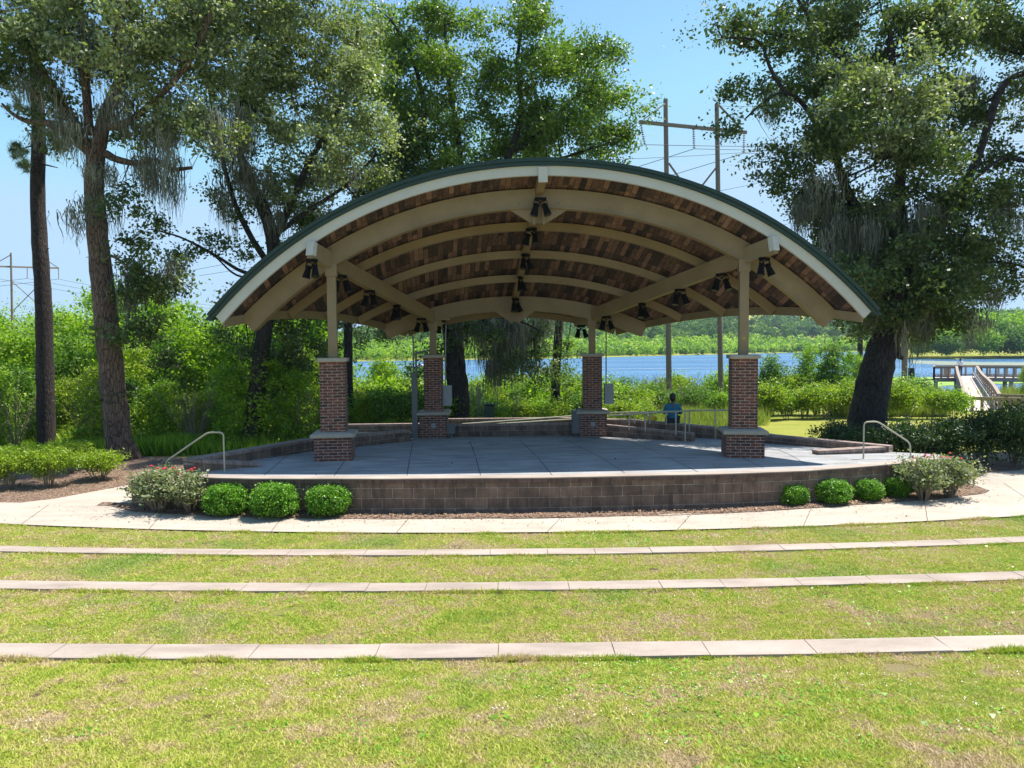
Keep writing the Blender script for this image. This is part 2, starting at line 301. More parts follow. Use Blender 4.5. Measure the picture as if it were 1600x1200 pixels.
class MB:
    def __init__(s): s.v = []; s.f = []
    def add(s, V, F):
        o = len(s.v); s.v += [tuple(map(float, p)) for p in V]; s.f += [[i + o for i in f] for f in F]; return s
    def box(s, c, d, rz=0, bev=0.):
        x, y, z = d[0] / 2, d[1] / 2, d[2] / 2; b = bev
        if b:
            P = []
            for zz, k in ((-z, b), (-z + b, 0), (z - b, 0), (z, b)):
                P += [(-x + k, -y + k, zz), (x - k, -y + k, zz), (x - k, y - k, zz), (-x + k, y - k, zz)]
            Fc = [[3, 2, 1, 0], [12, 13, 14, 15]] + [[4 * r + i, 4 * r + (i + 1) % 4, 4 * r + 4 + (i + 1) % 4, 4 * r + 4 + i] for r in range(3) for i in range(4)]
        else:
            P = [(sx * x, sy * y, sz * z) for sz in (-1, 1) for sx, sy in ((-1, -1), (1, -1), (1, 1), (-1, 1))]
            Fc = [[3, 2, 1, 0], [4, 5, 6, 7]] + [[i, (i + 1) % 4, 4 + (i + 1) % 4, 4 + i] for i in range(4)]
        ca, sa = math.cos(rz), math.sin(rz)
        return s.add([(c[0] + p[0] * ca - p[1] * sa, c[1] + p[0] * sa + p[1] * ca, c[2] + p[2]) for p in P], Fc)
    def beam(s, a, b, wd, h):
        a = Vector(a); b = Vector(b); d = (b - a).normalized(); r = d.cross(Vector((0, 0, 1)))
        r = r.normalized() if r.length > 1e-3 else Vector((1, 0, 0)); u = r.cross(d)
        P = [p + r * sx * wd / 2 + u * sz * h / 2 for p in (a, b) for sx, sz in ((-1, -1), (1, -1), (1, 1), (-1, 1))]
        return s.add(P, [[0, 1, 2, 3], [7, 6, 5, 4]] + [[i, 4 + i, 4 + (i + 1) % 4, (i + 1) % 4] for i in range(4)])
    def tube(s, pts, rad, n=8, cap=True, jit=0., rng=None):
        pts = [Vector(p) for p in pts]; N = len(pts)
        if not hasattr(rad, '__len__'): rad = [rad] * N
        V = []; t0 = None; u = None
        for i, p in enumerate(pts):
            t = (pts[min(i + 1, N - 1)] - pts[max(i - 1, 0)]).normalized()
            if u is None:
                u = t.cross(Vector((0, 1, 0))) if abs(t.y) < .9 else t.cross(Vector((1, 0, 0)))
            u = (u - t * u.dot(t)).normalized(); v = t.cross(u)
            for k in range(n):
                a = 2 * math.pi * k / n; r = rad[i] * (1 + (rng.uniform(-jit, jit) if jit else 0))
                V.append(p + (u * math.cos(a) + v * math.sin(a)) * r)
        Fc = [[i * n + k, i * n + (k + 1) % n, (i + 1) * n + (k + 1) % n, (i + 1) * n + k] for i in range(N - 1) for k in range(n)]
        if cap: Fc += [list(range(n))[::-1], [(N - 1) * n + k for k in range(n)]]
        return s.add(V, Fc)
    def lathe(s, c, prof, n=16):
        V = [(c[0] + r * math.cos(2 * math.pi * k / n), c[1] + r * math.sin(2 * math.pi * k / n), c[2] + z) for r, z in prof for k in range(n)]
        Fc = [[i * n + k, i * n + (k + 1) % n, (i + 1) * n + (k + 1) % n, (i + 1) * n + k] for i in range(len(prof) - 1) for k in range(n)]
        Fc += [list(range(n))[::-1], [(len(prof) - 1) * n + k for k in range(n)]]
        return s.add(V, Fc)
    def build(s, name, mat, parent=None, smooth=False, loc=None):
        o = mk(name, s.v, s.f, mat, parent, smooth=smooth, loc=loc); box_uv(o.data)
        if smooth:
            try: o.data.set_sharp_from_angle(angle=R(40))
            except Exception: pass
        return o
def tag(o, label=None, cat=None, group=None, kind=None):
    if label: o['label'] = label
    if cat: o['category'] = cat
    if group: o['group'] = group
    if kind: o['kind'] = kind
    return o
def empty(name, loc, rz=0, label=None, cat=None, group=None):
    o = bpy.data.objects.new(name, None); col.objects.link(o); o.location = loc; o.rotation_euler = (0, 0, rz); o.empty_display_size = .2
    return tag(o, label, cat, group)
KIDS = {}
def copy_tree(src, loc, rz=0, scale=1., label=None, cat=None, group=None):
    kids = [c for c in src.children]
    def cp(o, parent):
        c = o.copy(); col.objects.link(c)
        if parent: c.parent = parent
        for ch in list(o.children): cp(ch, c)
        return c
    r = cp(src, None); r.location = loc; r.rotation_euler = (0, 0, rz); r.scale = (scale,) * 3 if not hasattr(scale, '__len__') else scale
    return tag(r, label, cat, group)
def rest(parent, root, objs):
    """children built in world space: shift them under an Empty that stands at loc"""
    for o in objs:
        o.parent = root; o.location = Vector(o.location) - root.location
def smooth_pts(P, k=4):
    P = np.asarray(P, float); N = len(P); out = []
    for i in range(N - 1):
        p0, p1, p2, p3 = P[max(i - 1, 0)], P[i], P[i + 1], P[min(i + 2, N - 1)]
        for j in range(k):
            t = j / k
            out.append(.5 * (2 * p1 + (p2 - p0) * t + (2 * p0 - 5 * p1 + 4 * p2 - p3) * t * t + (3 * p1 - p0 - 3 * p2 + p3) * t ** 3))
    out.append(P[-1]); return np.array(out)
def interp(x, xs, ys): return np.interp(x, xs, ys)
def vnoise(x, y, seed=0):
    x = np.asarray(x, float); y = np.asarray(y, float)
    xi = np.floor(x).astype(int); yi = np.floor(y).astype(int); xf = x - xi; yf = y - yi
    def h(a, b):
        n = (a * 374761393 + b * 668265263 + seed * 974711) & 0x7fffffff
        n = (n ^ (n >> 13)) * 1274126177 & 0x7fffffff
        return ((n ^ (n >> 16)) & 0xffff) / 65535.
    u = xf * xf * (3 - 2 * xf); v = yf * yf * (3 - 2 * yf)
    return (h(xi, yi) * (1 - u) + h(xi + 1, yi) * u) * (1 - v) + (h(xi, yi + 1) * (1 - u) + h(xi + 1, yi + 1) * u) * v

# ------------------------------------------------------------------ terrain, lake
WATER = -1.9
ORD = ['first', 'second', 'third', 'fourth', 'fifth', 'sixth', 'seventh', 'eighth', 'ninth', 'tenth', 'eleventh', 'twelfth', 'thirteenth', 'fourteenth', 'fifteenth', 'sixteenth', 'seventeenth', 'eighteenth', 'nineteenth', 'twentieth']
def far_shore(u): return interp(u, [-.6, -.34, -.3, -.15, .07, .3, .42, .515, .53, .6, 1.5], [60, 62, 235, 248, 271, 350, 420, 440, 216, 203, 195])
def near_shore(u, Y=None): return interp(u, [-.6, -.3, -.2, 0, .4, .6, 1.5], [62, 60, 60, 60, 62, 58, 58])
def gz(X, Y):
    X = np.asarray(X, float); Y = np.asarray(Y, float)
    u = X / np.maximum(Y, 1)
    base = -.74 - .036 * np.clip(Y - 18, 0, 60)
    ns, fs = near_shore(u), far_shore(u)
    lake = np.clip(np.minimum(Y - ns, fs - Y) / 6., -1, 1)
    z = np.where(Y < ns, base - 0, WATER + .35 + np.clip(Y - fs, 0, None) * 0)
    inl = (Y > ns) & (Y < fs)
    z = np.where(inl, WATER - 1.5 * np.clip(np.minimum(Y - ns, fs - Y) / 8., 0, 1) - .02, z)
    z = np.where((Y < ns) & (Y > ns - 10), base + (WATER + .05 - base) * np.clip((Y - ns + 10) / 10, 0, 1), z)
    far = Y >= fs
    d = np.clip(Y - fs, 0, None)
    hill = np.clip(d - 40, 0, 500) / 500 * interp(u, [-.8, -.3, 0, .3, .5, .6, .7], [9, 10, 32, 50, 50, 30, 26])
    z = np.where(far, WATER + .1 + .3 * np.clip(d / 5, 0, 1) + hill, z)
    return z
def ground_sheet():
    Ys = np.concatenate([np.linspace(12.4, 40, 50), np.geomspace(41, 100, 36), np.geomspace(103, 480, 70), np.geomspace(500, 5000, 22)])
    us = np.concatenate([np.linspace(-4, -1.1, 8), np.linspace(-1, 1, 121), np.linspace(1.1, 4, 8)])
    U, Yg = np.meshgrid(us, Ys); X = U * np.maximum(Yg, 12.4)
    Z = gz(X, Yg) + (vnoise(X * .4, Yg * .4, 3) - .5) * .12 * (Yg > 20)
    V = np.stack([X, Yg, Z], -1).reshape(-1, 3); nu = len(us); nY = len(Ys)
    i = np.arange(nY - 1)[:, None] * nu + np.arange(nu - 1)[None]; i = i.ravel()
    F = np.stack([i, i + 1, i + nu + 1, i + nu], -1)
    tag(mk('ground', V, F, 'terrain', smooth=True), kind='structure')
ground_sheet()
def lake():
    us = np.linspace(-.62, 2.5, 90); V = []
    for u in us:
        for Yv in (float(near_shore(u)) - 6, max(float(far_shore(u)), 66) + 10): V.append((u * Yv, Yv, WATER))
    i = np.arange(len(us) - 1) * 2
    tag(mk('lake', V, np.stack([i, i + 2, i + 3, i + 1], -1), 'water'), kind='structure')
lake()
def floating(name, pts_px, mat, dz, seed, label):
    rng = np.random.default_rng(seed); V = []
    P = [PZ(x, y, WATER + dz) for x, y in pts_px]
    n = len(P); out = []
    for i in range(n):
        a, b = P[i], P[(i + 1) % n]
        for k in range(10):
            p = a + (b - a) * k / 10; p = p + np.array([rng.normal() * .4, rng.normal() * .9, 0]); p[2] = WATER + dz; out.append(p)
    tag(mk(name, out, [list(range(len(out)))], mat), label, None, None, 'stuff')
floating('floating_leaves', [(1090, 603), (1150, 598), (1240, 594), (1340, 591), (1450, 589), (1530, 590), (1600, 592), (1600, 599), (1540, 600), (1470, 604), (1440, 606), (1380, 608), (1300, 612), (1180, 612), (1090, 610)], 'lily', .03, 1, 'bright green sheet of floating leaves on the lake near the pier')
floating('lily_pads', [(1424, 563), (1480, 564.5), (1540, 566), (1640, 566), (1640, 571), (1540, 571), (1470, 570), (1430, 568)], 'scum', .03, 2, 'greyish lily pads on the lake below the far right bank')

# ------------------------------------------------------------------ near amphitheatre ground: path, mulch, lawns, edging
def curve(y0, xc, rad): return lambda x: y0 + (np.asarray(x, float) - xc) ** 2 / (2 * rad)
S3 = curve(6.09, -.1, 120); S2 = curve(8.42, -.3, 84); S1 = curve(10.61, -.3, 76)
PO = curve(12.40, .0, 50)                       # outer edge of the path
EDGEX = [-12, -7.95, -5.93, -5.04, -2.51, .61, 4.04, 5.8, 7.21, 8.45, 9.79, 12]
EDGEY = [15.6, 14.75, 14.08, 13.96, 13.84, 13.82, 14.05, 14.32, 14.75, 15.22, 15.84, 16.9]
SE = lambda x: interp(x, EDGEX, EDGEY)
MX = [-14, -11.0, -8.4, -7.6, -5.88, -4, -2.45, .59, 3.93, 6.39, 8.98, 10.25, 11.5, 16]
MY = [15.6, 15.1, 14.8, 14.25, 13.8, 13.55, 13.45, 13.42, 13.66, 14.18, 14.85, 15.4, 16.6, 21]
ME = lambda x: interp(x, MX, MY)
Z3, Z2, Z1, ZP = -.15, -.36, -.57, -.70
def slab(name, fa, fb, za, zb, mat, x0=-26, x1=26, nx=160, ny=6, amp=0., kind='structure'):
    """sheet between curve fa (near) and fb (far) with heights za(x)->zb(x)"""
    xs = np.linspace(x0, x1, nx); V = []
    for j in range(ny + 1):
        t = j / ny; Yv = fa(xs) * (1 - t) + fb(xs) * t; Zv = za * (1 - t) + zb * t
        Zv = Zv + amp * (vnoise(xs * 1.3, Yv * 1.3, 5) - .5) * (1 if 0 < j < ny else .3)
        V.append(np.stack([xs, Yv, np.broadcast_to(Zv, xs.shape)], -1))
    V = np.concatenate(V); i = (np.arange(ny)[:, None] * nx + np.arange(nx - 1)[None]).ravel()
    o = mk(name, V, np.stack([i, i + 1, i + nx + 1, i + nx], -1), mat, smooth=True)
    return tag(o, kind=kind)
EW = .30
def band_curve(f, d): return lambda x: f(x) + d
LAWNS = []
def lawn(name, fa, fb, za, zb, ny=14):
    slab(name, fa, fb, za, zb, 'lawn', nx=260, ny=ny, amp=0.); LAWNS.append((fa, fb, za, zb))
slab('ground_behind', lambda x: -60 + 0 * x, lambda x: 0 * x, 3.2, .80, 'lawn', -60, 60)
lawn('lawn_foreground', lambda x: 0. * x, band_curve(S3, .02), .62, Z3 - .035, 40)
lawn('lawn_upper', band_curve(S3, EW - .02), band_curve(S2, .02), Z3 - .13, Z2 - .03)
lawn('lawn_middle', band_curve(S2, EW - .02), band_curve(S1, .02), Z2 - .13, Z1 - .03)
lawn('lawn_lower', band_curve(S1, EW - .02), band_curve(PO, .02), Z1 - .09, ZP - .03)
slab('path', PO, lambda x: ME(x) + .12, ZP, ZP, 'path', -26, 26, 200, 2)
def side_path(name, outline):
    tag(mk(name, [(x, y, ZP - .004) for x, y in outline], [list(range(len(outline)))], 'path'), kind='structure')
side_path('path_left', [(-26, 15.0), (-8.2, 13.9), (-7.95, 14.9), (-7.4, 15.0), (-7.2, 15.75), (-7.3, 16.6), (-9.2, 17.2), (-9.62, 16.39), (-10.08, 15.55), (-10.77, 15.0), (-14, 15.1), (-26, 18)])
side_path('path_right', [(9.5, 14.6), (26, 16.0), (26, 20.2), (17, 19.2), (12.0, 17.9), (10.2, 16.2)])
def joint_lines():
    m = MB()
    for x in (-11.3, -9.2, -6.6, -4.3, -2.05, .6, 2.9, 5.2, 7.6, 10.2, 12.6):
        a = (x, float(PO(x)) + .01); b = (x * 1.09 + .25, float(ME(x * 1.09 + .25)) - .02)
        d = .006; m.add([(a[0] - d, a[1], ZP + .004), (a[0] + d, a[1], ZP + .004), (b[0] + d, b[1], ZP + .004), (b[0] - d, b[1], ZP + .004)], [[0, 1, 2, 3]])
    tag(m.build('path_joints', 'joint'), kind='structure')
joint_lines()
xs_ = np.linspace(-26, 26, 220)
mu = slab('mulch_bed', lambda x: ME(x) - .06 + .05 * vnoise(np.asarray(x) * 4, 0 * np.asarray(x), 9), lambda x: np.maximum(SE(x) + .12, ME(x) + .2), ZP + .01, ZP + .035, 'mulch', -8.7, 10.5, 160, 6, .04)
side = MB()
def flat(name, pts, z, mat): return tag(mk(name, [(x, y, z) for x, y in pts], [list(range(len(pts)))], mat), kind='structure')
flat('mulch_left', [(-26, 17.8), (-14, 15.0), (-10.77, 14.9), (-10.0, 15.4), (-9.55, 16.3), (-9.15, 17.1), (-7.2, 16.5), (-6.6, 18.5), (-9, 21.5), (-26, 24)], -.725, 'mulch')
flat('mulch_right', [(9.0, 16.0), (10.0, 16.25), (12.2, 17.7), (17, 19.0), (26, 20.0), (26, 23), (12, 21), (9, 18)], -.715, 'mulch')
def edging(f, z, label, step, seed):
    rng = random.Random(seed); m = MB(); x = -22.
    root = None
    while x < 22:
        l = step * rng.uniform(.75, 1.25); a, b = x + .004, x + l - .004
        sk = rng.choice([0, 0, .0, .09, -.07]) 
        V = []
        for zz in (z - .34, z):
            for (xx, off) in ((a, 0.), (b, 0.), (b + 0, EW), (a + 0, EW)):
                V.append((xx + (sk if off else 0) * 0, float(f(xx)) + off, zz + (rng.uniform(-.004, .004) if zz == z else 0)))
        m.add(V, [[3, 2, 1, 0], [4, 5, 6, 7], [0, 1, 5, 4], [1, 2, 6, 5], [2, 3, 7, 6], [3, 0, 4, 7]])
        x += l
    o = m.build('lawn_edging', 'edging'); tag(o, label, 'edging', 'curved masonry edgings across the lawn'); return o
edging(S3, Z3, 'widest, nearest of the curved pinkish concrete edgings across the lawn', 1.05, 1)
edging(S2, Z2, 'middle one of the three curved pinkish concrete edgings across the lawn', .95, 2)
edging(S1, Z1, 'thinnest, farthest of the curved concrete edgings, closest to the path', .95, 3)

# grass blades (stuff)
def blades():
    rng = np.random.default_rng(4); V = []; T = []
    for (fa, fb, za, zb), n, hgt in zip(LAWNS, (980000, 260000, 150000, 80000), (.0155, .017, .018, .02)):
        Y0 = 2.9 if za == .62 else 0
        x = rng.uniform(-13, 13, n * 3); t = rng.uniform(0, 1, n * 3)
        y = fa(x) * (1 - t) + fb(x) * t
        ok = (np.abs(x) < y * .76 + .3) & (y > 3.3)
        if za == .62: ok &= rng.uniform(0, 1, n * 3) < np.clip(9.5 / y ** 1.2, 0, 1)
        x, y, t = x[ok][:n], y[ok][:n], t[ok][:n]; k = len(x)
        z = za * (1 - t) + zb * t - .004
        tuft = vnoise(x * 6, y * 6, 2) * .9 + vnoise(x * 1.5, y * 1.5, 6) * .7
        bare = vnoise(x * 1.6 + 7, y * 2.1, 11) * .6 + vnoise(x * 5, y * 6, 12) * .4
        h = hgt * (.55 + tuft * .75) * rng.uniform(.6, 1.3, k) * np.where(bare > .80, .35, 1)
        a = rng.uniform(0, 2 * np.pi, k); lean = rng.normal(0, .95, (k, 2)) * h[:, None]
        wd = rng.uniform(.0028, .0055, k) * (1 + y * .09)
        dx, dy = np.cos(a) * wd, np.sin(a) * wd
        P = np.stack([np.stack([x - dx, y - dy, z], -1), np.stack([x + dx, y + dy, z], -1), np.stack([x + lean[:, 0], y + lean[:, 1], z + h], -1)], 1)
        V.append(P.reshape(-1, 3)); T.append(rng.uniform(0, 1, k))
    V = np.concatenate(V); T = np.concatenate(T)
    o = mk('grass', V, np.arange(len(V)).reshape(-1, 3), 'blade', tint=T); tag(o, 'short patchy lawn grass between the curved edgings', None, None, 'stuff')
blades()
def edge_tufts():
    rng = np.random.default_rng(14); V = []; T = []
    for f, z, n, o0, o1 in ((S3, Z3 - .02, 30000, -.05, .02), (S2, Z2 - .02, 16000, -.06, .02), (S1, Z1 - .02, 10000, -.06, .02), (PO, ZP - .02, 14000, -.07, .03), (band_curve(S3, EW), Z3 - .05, 9000, 0, .03), (band_curve(S2, EW), Z2 - .05, 6000, 0, .03)):
        x = rng.uniform(-10, 10, n); k = vnoise(x * 2.3, x * 0 + o0 * 50 + z * 9, 4) * .6 + vnoise(x * 9, x * 0 + z * 5, 8) * .4
        x = x[rng.uniform(0, 1, n) < np.clip((k - .30) * 3, .06, 1)]; n = len(x); k = vnoise(x * 2.3, x * 0 + o0 * 50 + z * 9, 4)
        y = f(x) + rng.uniform(o0, o1, n); h = (.016 + .034 * k ** 2) * rng.uniform(.5, 1.5, n); a = rng.uniform(0, 6.28, n); w_ = rng.uniform(.003, .006, n) * (1 + y * .07)
        l = rng.normal(0, .45, (n, 2)) * h[:, None]
        V.append(np.stack([np.stack([x - np.cos(a) * w_, y - np.sin(a) * w_, z + 0 * x], -1), np.stack([x + np.cos(a) * w_, y + np.sin(a) * w_, z + 0 * x], -1), np.stack([x + l[:, 0], y + l[:, 1], z + h], -1)], 1).reshape(-1, 3)); T.append(rng.uniform(0, .8, n))
    V = np.concatenate(V); o = mk('grass_fringe', V, np.arange(len(V)).reshape(-1, 3), 'blade', tint=np.concatenate(T)); tag(o, 'ragged longer grass along the edges of the concrete strips', None, None, 'stuff')
    # white clover heads, weeds and soil crumbs
    for name, label, mat, n, sz, cl, hz_ in (('clover_flowers', 'tiny white clover flowers dotted over the lawn', 'boat_white', 5200, .0055, .62, .022), ('weeds', 'small broad-leaved weeds in the lawn', 'leaf_box', 9000, .016, .60, .012), ('soil_crumbs', 'dark soil crumbs and dead leaves on the lawn', 'mulch', 9000, .011, .66, .006)):
        Vs = []
        for (fa, fb, za, zb) in LAWNS:
            m_ = n // 2 if za == .62 else n // 4
            x = rng.uniform(-9, 9, m_ * 4); t = rng.uniform(.0 if za != .62 else .45, 1, m_ * 4); y = fa(x) * (1 - t) + fb(x) * t
            k = vnoise(x * .8 + sz * 999, y * 1.1, 21) * .6 + vnoise(x * 4 + sz * 777, y * 5, 22) * .4; ok = k > cl; x, y, t = x[ok][:m_], y[ok][:m_], t[ok][:m_]; q = len(x)
            z = za * (1 - t) + zb * t + hz_ * rng.uniform(.4, 1.3, q); a = rng.uniform(0, 6.28, q); s_ = sz * rng.uniform(.6, 1.4, q); tz = rng.normal(0, .35, q) * s_
            P = [np.stack([x + np.cos(a + j * 1.5708) * s_ * (1 if j % 2 else .65), y + np.sin(a + j * 1.5708) * s_ * (1 if j % 2 else .65), z + (tz if j % 2 else -tz)], -1) for j in range(4)]
            Vs.append(np.stack(P, 1).reshape(-1, 3))
        Vs = np.concatenate(Vs); tag(mk(name, Vs, np.arange(len(Vs)).reshape(-1, 4), mat, tint=rng.uniform(.2, 1, len(Vs) // 4)), label, None, None, 'stuff')
edge_tufts()

# ------------------------------------------------------------------ stage
def floor_z(y): return -max(0., y - 16.4) * .0327
def arc_wall(name, pts, z0, z1, th, mat, parent=None, inward=(0, 1)):
    """vertical wall with its own thickness along a polyline; UV = arc length, height"""
    P = np.array(pts, float); n = len(P)
    z1 = np.broadcast_to(np.asarray(z1, float), (n,)); z0 = np.broadcast_to(np.asarray(z0, float), (n,))
    d = np.zeros_like(P); d[1:-1] = P[2:] - P[:-2]; d[0] = P[1] - P[0]; d[-1] = P[-1] - P[-2]
    d /= np.linalg.norm(d, axis=1)[:, None]; nr = np.stack([-d[:, 1], d[:, 0]], -1) * th
    s = np.concatenate([[0], np.cumsum(np.linalg.norm(np.diff(P, axis=0), axis=1))])
    V = []; F = []; UV = []
    for i in range(n):
        a, b = P[i], P[i] + nr[i]
        V += [(a[0], a[1], z0[i]), (a[0], a[1], z1[i]), (b[0], b[1], z1[i]), (b[0], b[1], z0[i])]
    for i in range(n - 1):
        o, q = 4 * i, 4 * i + 4
        F += [[o, q, q + 1, o + 1], [o + 1, q + 1, q + 2, o + 2], [o + 2, q + 2, q + 3, o + 3]]
        UV += [(s[i], z0[i]), (s[i + 1], z0[i + 1]), (s[i + 1], z1[i + 1]), (s[i], z1[i]),
               (s[i], 0), (s[i + 1], 0), (s[i + 1], th), (s[i], th),
               (s[i], z1[i]), (s[i + 1], z1[i + 1]), (s[i + 1], z0[i + 1]), (s[i], z0[i])]
    for o, k in ((0, 1), (4 * (n - 1), -1)):
        f = [o, o + 1, o + 2, o + 3][::k]; F.append(f); UV += [((0, 0), (0, z1[0]), (th, z1[0]), (th, 0))[j] for j in (range(4) if k == 1 else (3, 2, 1, 0))]
    return mk(name, V, F, mat, parent, uv=UV)
stage = empty('stage', (.5, 14, -.7), 0, 'raised concrete stage floor with a curved brown block front wall', 'stage')
fx = np.linspace(-7.0, 9.79, 44)
front = [(x, float(SE(x))) for x in fx]
objs = [arc_wall('front_wall', [(x, y + .03) for x, y in front], -.78, -.095, .28, 'block')]
MAT['cap_dark'] = brick_mat('brown_cap_block', (.19, .12, .095), (.14, .09, .075), (.06, .045, .04), .31, 2., .008, (.08, .055, .05), .8, 5)
objs.append(arc_wall('coping', front, -.095, -.018, .30, 'cap_dark')); objs.append(arc_wall('stage_edge', [(x, y - .012) for x, y in front], -.018, .003, .30, 'edging'))
# floor sheet
def floor_mesh():
    xs = np.linspace(-7.0, 9.79, 70); V = []; ny = 24
    lx = lambda y: interp(y, [14, 14.8, 17.9, 20.3, 22.6], [-7.0, -6.6, -5.1, -2.95, -2.6])
    rx = lambda y: interp(y, [14, 15.9, 16.7, 18.9, 20.4, 22.6], [9.8, 9.7, 8.9, 6.9, 5.9, 3.6])
    for j in range(ny + 1):
        for i, x in enumerate(xs):
            t = j / ny; y0 = float(SE(x)) + .28
            yb_ = interp(x, [-7, -6.6, -5.1, -2.95, -2.4, 3.0, 5.9, 6.9, 8.9, 9.79], [14.9, 15, 17.95, 20.4, 21.95, 22.2, 20.6, 19.1, 16.9, 16.3])
            y = y0 + (max(yb_, y0 + .05) - y0) * t; V.append((x, y, floor_z(y) + .002))
    n = len(xs); i = (np.arange(ny)[:, None] * n + np.arange(n - 1)[None]).ravel()
    return mk('floor', V, np.stack([i, i + 1, i + n + 1, i + n], -1), 'floor')
objs.append(floor_mesh())
jm = MB()
for a, b in (((413, 742.6), (468, 701)), ((522, 744), (565, 688)), ((636, 743), (645, 690)), ((751, 743), (734, 687)), ((863, 743), (812, 686)), ((976, 739), (882, 684)), ((1091, 738), (989, 692)), ((1192, 731), (1120, 703)), ((1262, 727), (1215, 706))):
    A = PZ(*a, 0.); B = PZ(*b, -.1); d = (B - A)[:2]; L = np.linalg.norm(d); d = d / L; nrm = np.array([-d[1], d[0]]) * .008
    jm = MB()
    for k in range(6):
        p = A[:2] + d * L * k / 6; q = A[:2] + d * L * (k + 1) / 6
        jm.add([(*(p - nrm), floor_z(p[1]) + .006), (*(p + nrm), floor_z(p[1]) + .006), (*(q + nrm), floor_z(q[1]) + .006), (*(q - nrm), floor_z(q[1]) + .006)], [[3, 2, 1, 0]])
    objs.append(jm.build('floor_joint', 'joint'))
rest(None, stage, objs)

def walled(name, pts, z0, z1, th, label, cat='wall', group=None):
    P = np.array(pts, float); z1 = np.broadcast_to(np.asarray(z1, float), (len(P),))
    root = empty(name, (P[0][0], P[0][1], float(np.min(z0))), 0, label, cat, group)
    a = arc_wall('masonry', P, z0, z1 - .06, th, 'block'); 
    d = P[-1] - P[0]; d /= np.linalg.norm(d); nr = np.array([-d[1], d[0]]) * .02
    b = arc_wall('coping', P - nr + 0, z1 - .06, z1, th + .04, 'cap_block')
    rest(None, root, [a, b]); return root
walled('masonry_wall', [(-6.62, 14.75), (-5.15, 18.1), (-2.95, 20.5)], -.75, [.27, .24, .18], .28, 'low block wall rising along the left edge of the stage')
walled('masonry_wall', [(-6.62, 14.75), (-5.45, 15.4)], -.3, [.26, .07], .26, 'short sloping block kerb beside the left stage handrail')
walled('masonry_wall', [(8.85, 16.75), (6.85, 18.95), (5.85, 20.4)], -.75, [.14, .15, .2], -.28, 'low block wall along the right edge of the stage by the lawn')
walled('masonry_wall', [(7.05, 16.42), (8.75, 16.68)], -.3, [.09, .13], .24, 'short block kerb on the stage beside the right handrail')
walled('masonry_wall', [(4.95, 19.65), (2.75, 21.35)], -.2, [.13, .2], -.2, 'inner block kerb of the ramp behind the right rear pillar')
walled('masonry_wall', [(5.75, 20.45), (3.65, 22.05), (2.6, 22.25)], -.9, [.2, .27, .27], -.3, 'outer block wall of the ramp where the person in teal sits')
walled('masonry_wall', [(1.9, 21.75), (-1.9, 21.65)], -.2, .21, -.22, 'block wall between the two rear pillars at the back of the stage')
walled('masonry_wall', [(2.2, 23.0), (-2.3, 22.9)], -.9, .25, -.25, 'farther reddish block wall beyond the back of the stage')
walled('masonry_wall', [(-2.5, 22.3), (-5.5, 22.2)], -.9, .17, -.25, 'low wall behind the grey post left of the rear left pillar')
# left end of the front wall, under the rose bushes
walled('masonry_wall', [(-7.93, 14.76), (-7.0, 14.42)], -.78, [-.1, -.1], .28, 'dark end of the stage front wall behind the left rose bushes')
flat('stage_steps', [(-7.95, 15.0), (-6.9, 14.65), (-6.5, 14.9), (-6.6, 15.8), (-7.7, 15.9)], -.35, 'floor')

# ------------------------------------------------------------------ pavilion
YF, YB, YC1, YC2 = 15.78, 22.72, 16.42, 21.63
RZA, RM, RR = 5.863, .3898, 9.961
cx_ = lambda y: .575 - .1021 * (y - 17)
hw_ = lambda y: 7.13 + (3.35 - 7.13) * (y - YF) / (YB - YF)
def roofp(d, y, off=0.):
    """point on the soffit surface: d across, off along the arch normal"""
    ph = math.asin(d / RR)
    return (cx_(y) + math.sin(ph) * (RR + off), y, RZA - RM * (y - 17) - RR + math.cos(ph) * (RR + off) - .19 * (abs(d) / 7) ** 4)
pav = empty('pavilion', (.5, 16.4, 0), 0, 'open bandshell pavilion with arched green roof on four brick pillars', 'pavilion')
pobjs = []
def sweep_arc(y, d0, d1, o0, o1, y0, y1, n=40, m=None, drop=0.):
    """arched member: offsets o0..o1 along the arch normal, from depth y0 to y1"""
    m = m or MB(); V = []
    for k in range(n + 1):
        d = d0 + (d1 - d0) * k / n
        for (yy, oo) in ((y0, o0), (y1, o0), (y1, o1), (y0, o1)):
            p = roofp(d, y, oo); V.append((p[0], yy, p[2]))
    F = [[4 * k + j, 4 * k + (j + 1) % 4, 4 * k + 4 + (j + 1) % 4, 4 * k + 4 + j] for k in range(n) for j in range(4)]
    F += [[3, 2, 1, 0], [4 * n, 4 * n + 1, 4 * n + 2, 4 * n + 3]]
    return m.add(V, F)
def soffit():
    n, ny = 64, 20; V = []; UV = []; F = []
    g = []
    for j in range(ny + 1):
        y = YF + (YB - YF) * j / ny
        for i in range(n + 1):
            d = hw_(y) * (2 * i / n - 1); V.append(roofp(d, y, .02)); g.append((y, math.asin(d / RR) * RR))
    for j in range(ny):
        for i in range(n):
            a = j * (n + 1) + i; f = [a, a + n + 1, a + n + 2, a + 1]; F.append(f); UV += [g[k] for k in f]
    return mk('soffit', V, F, 'planks', uv=UV)
pobjs.append(soffit())
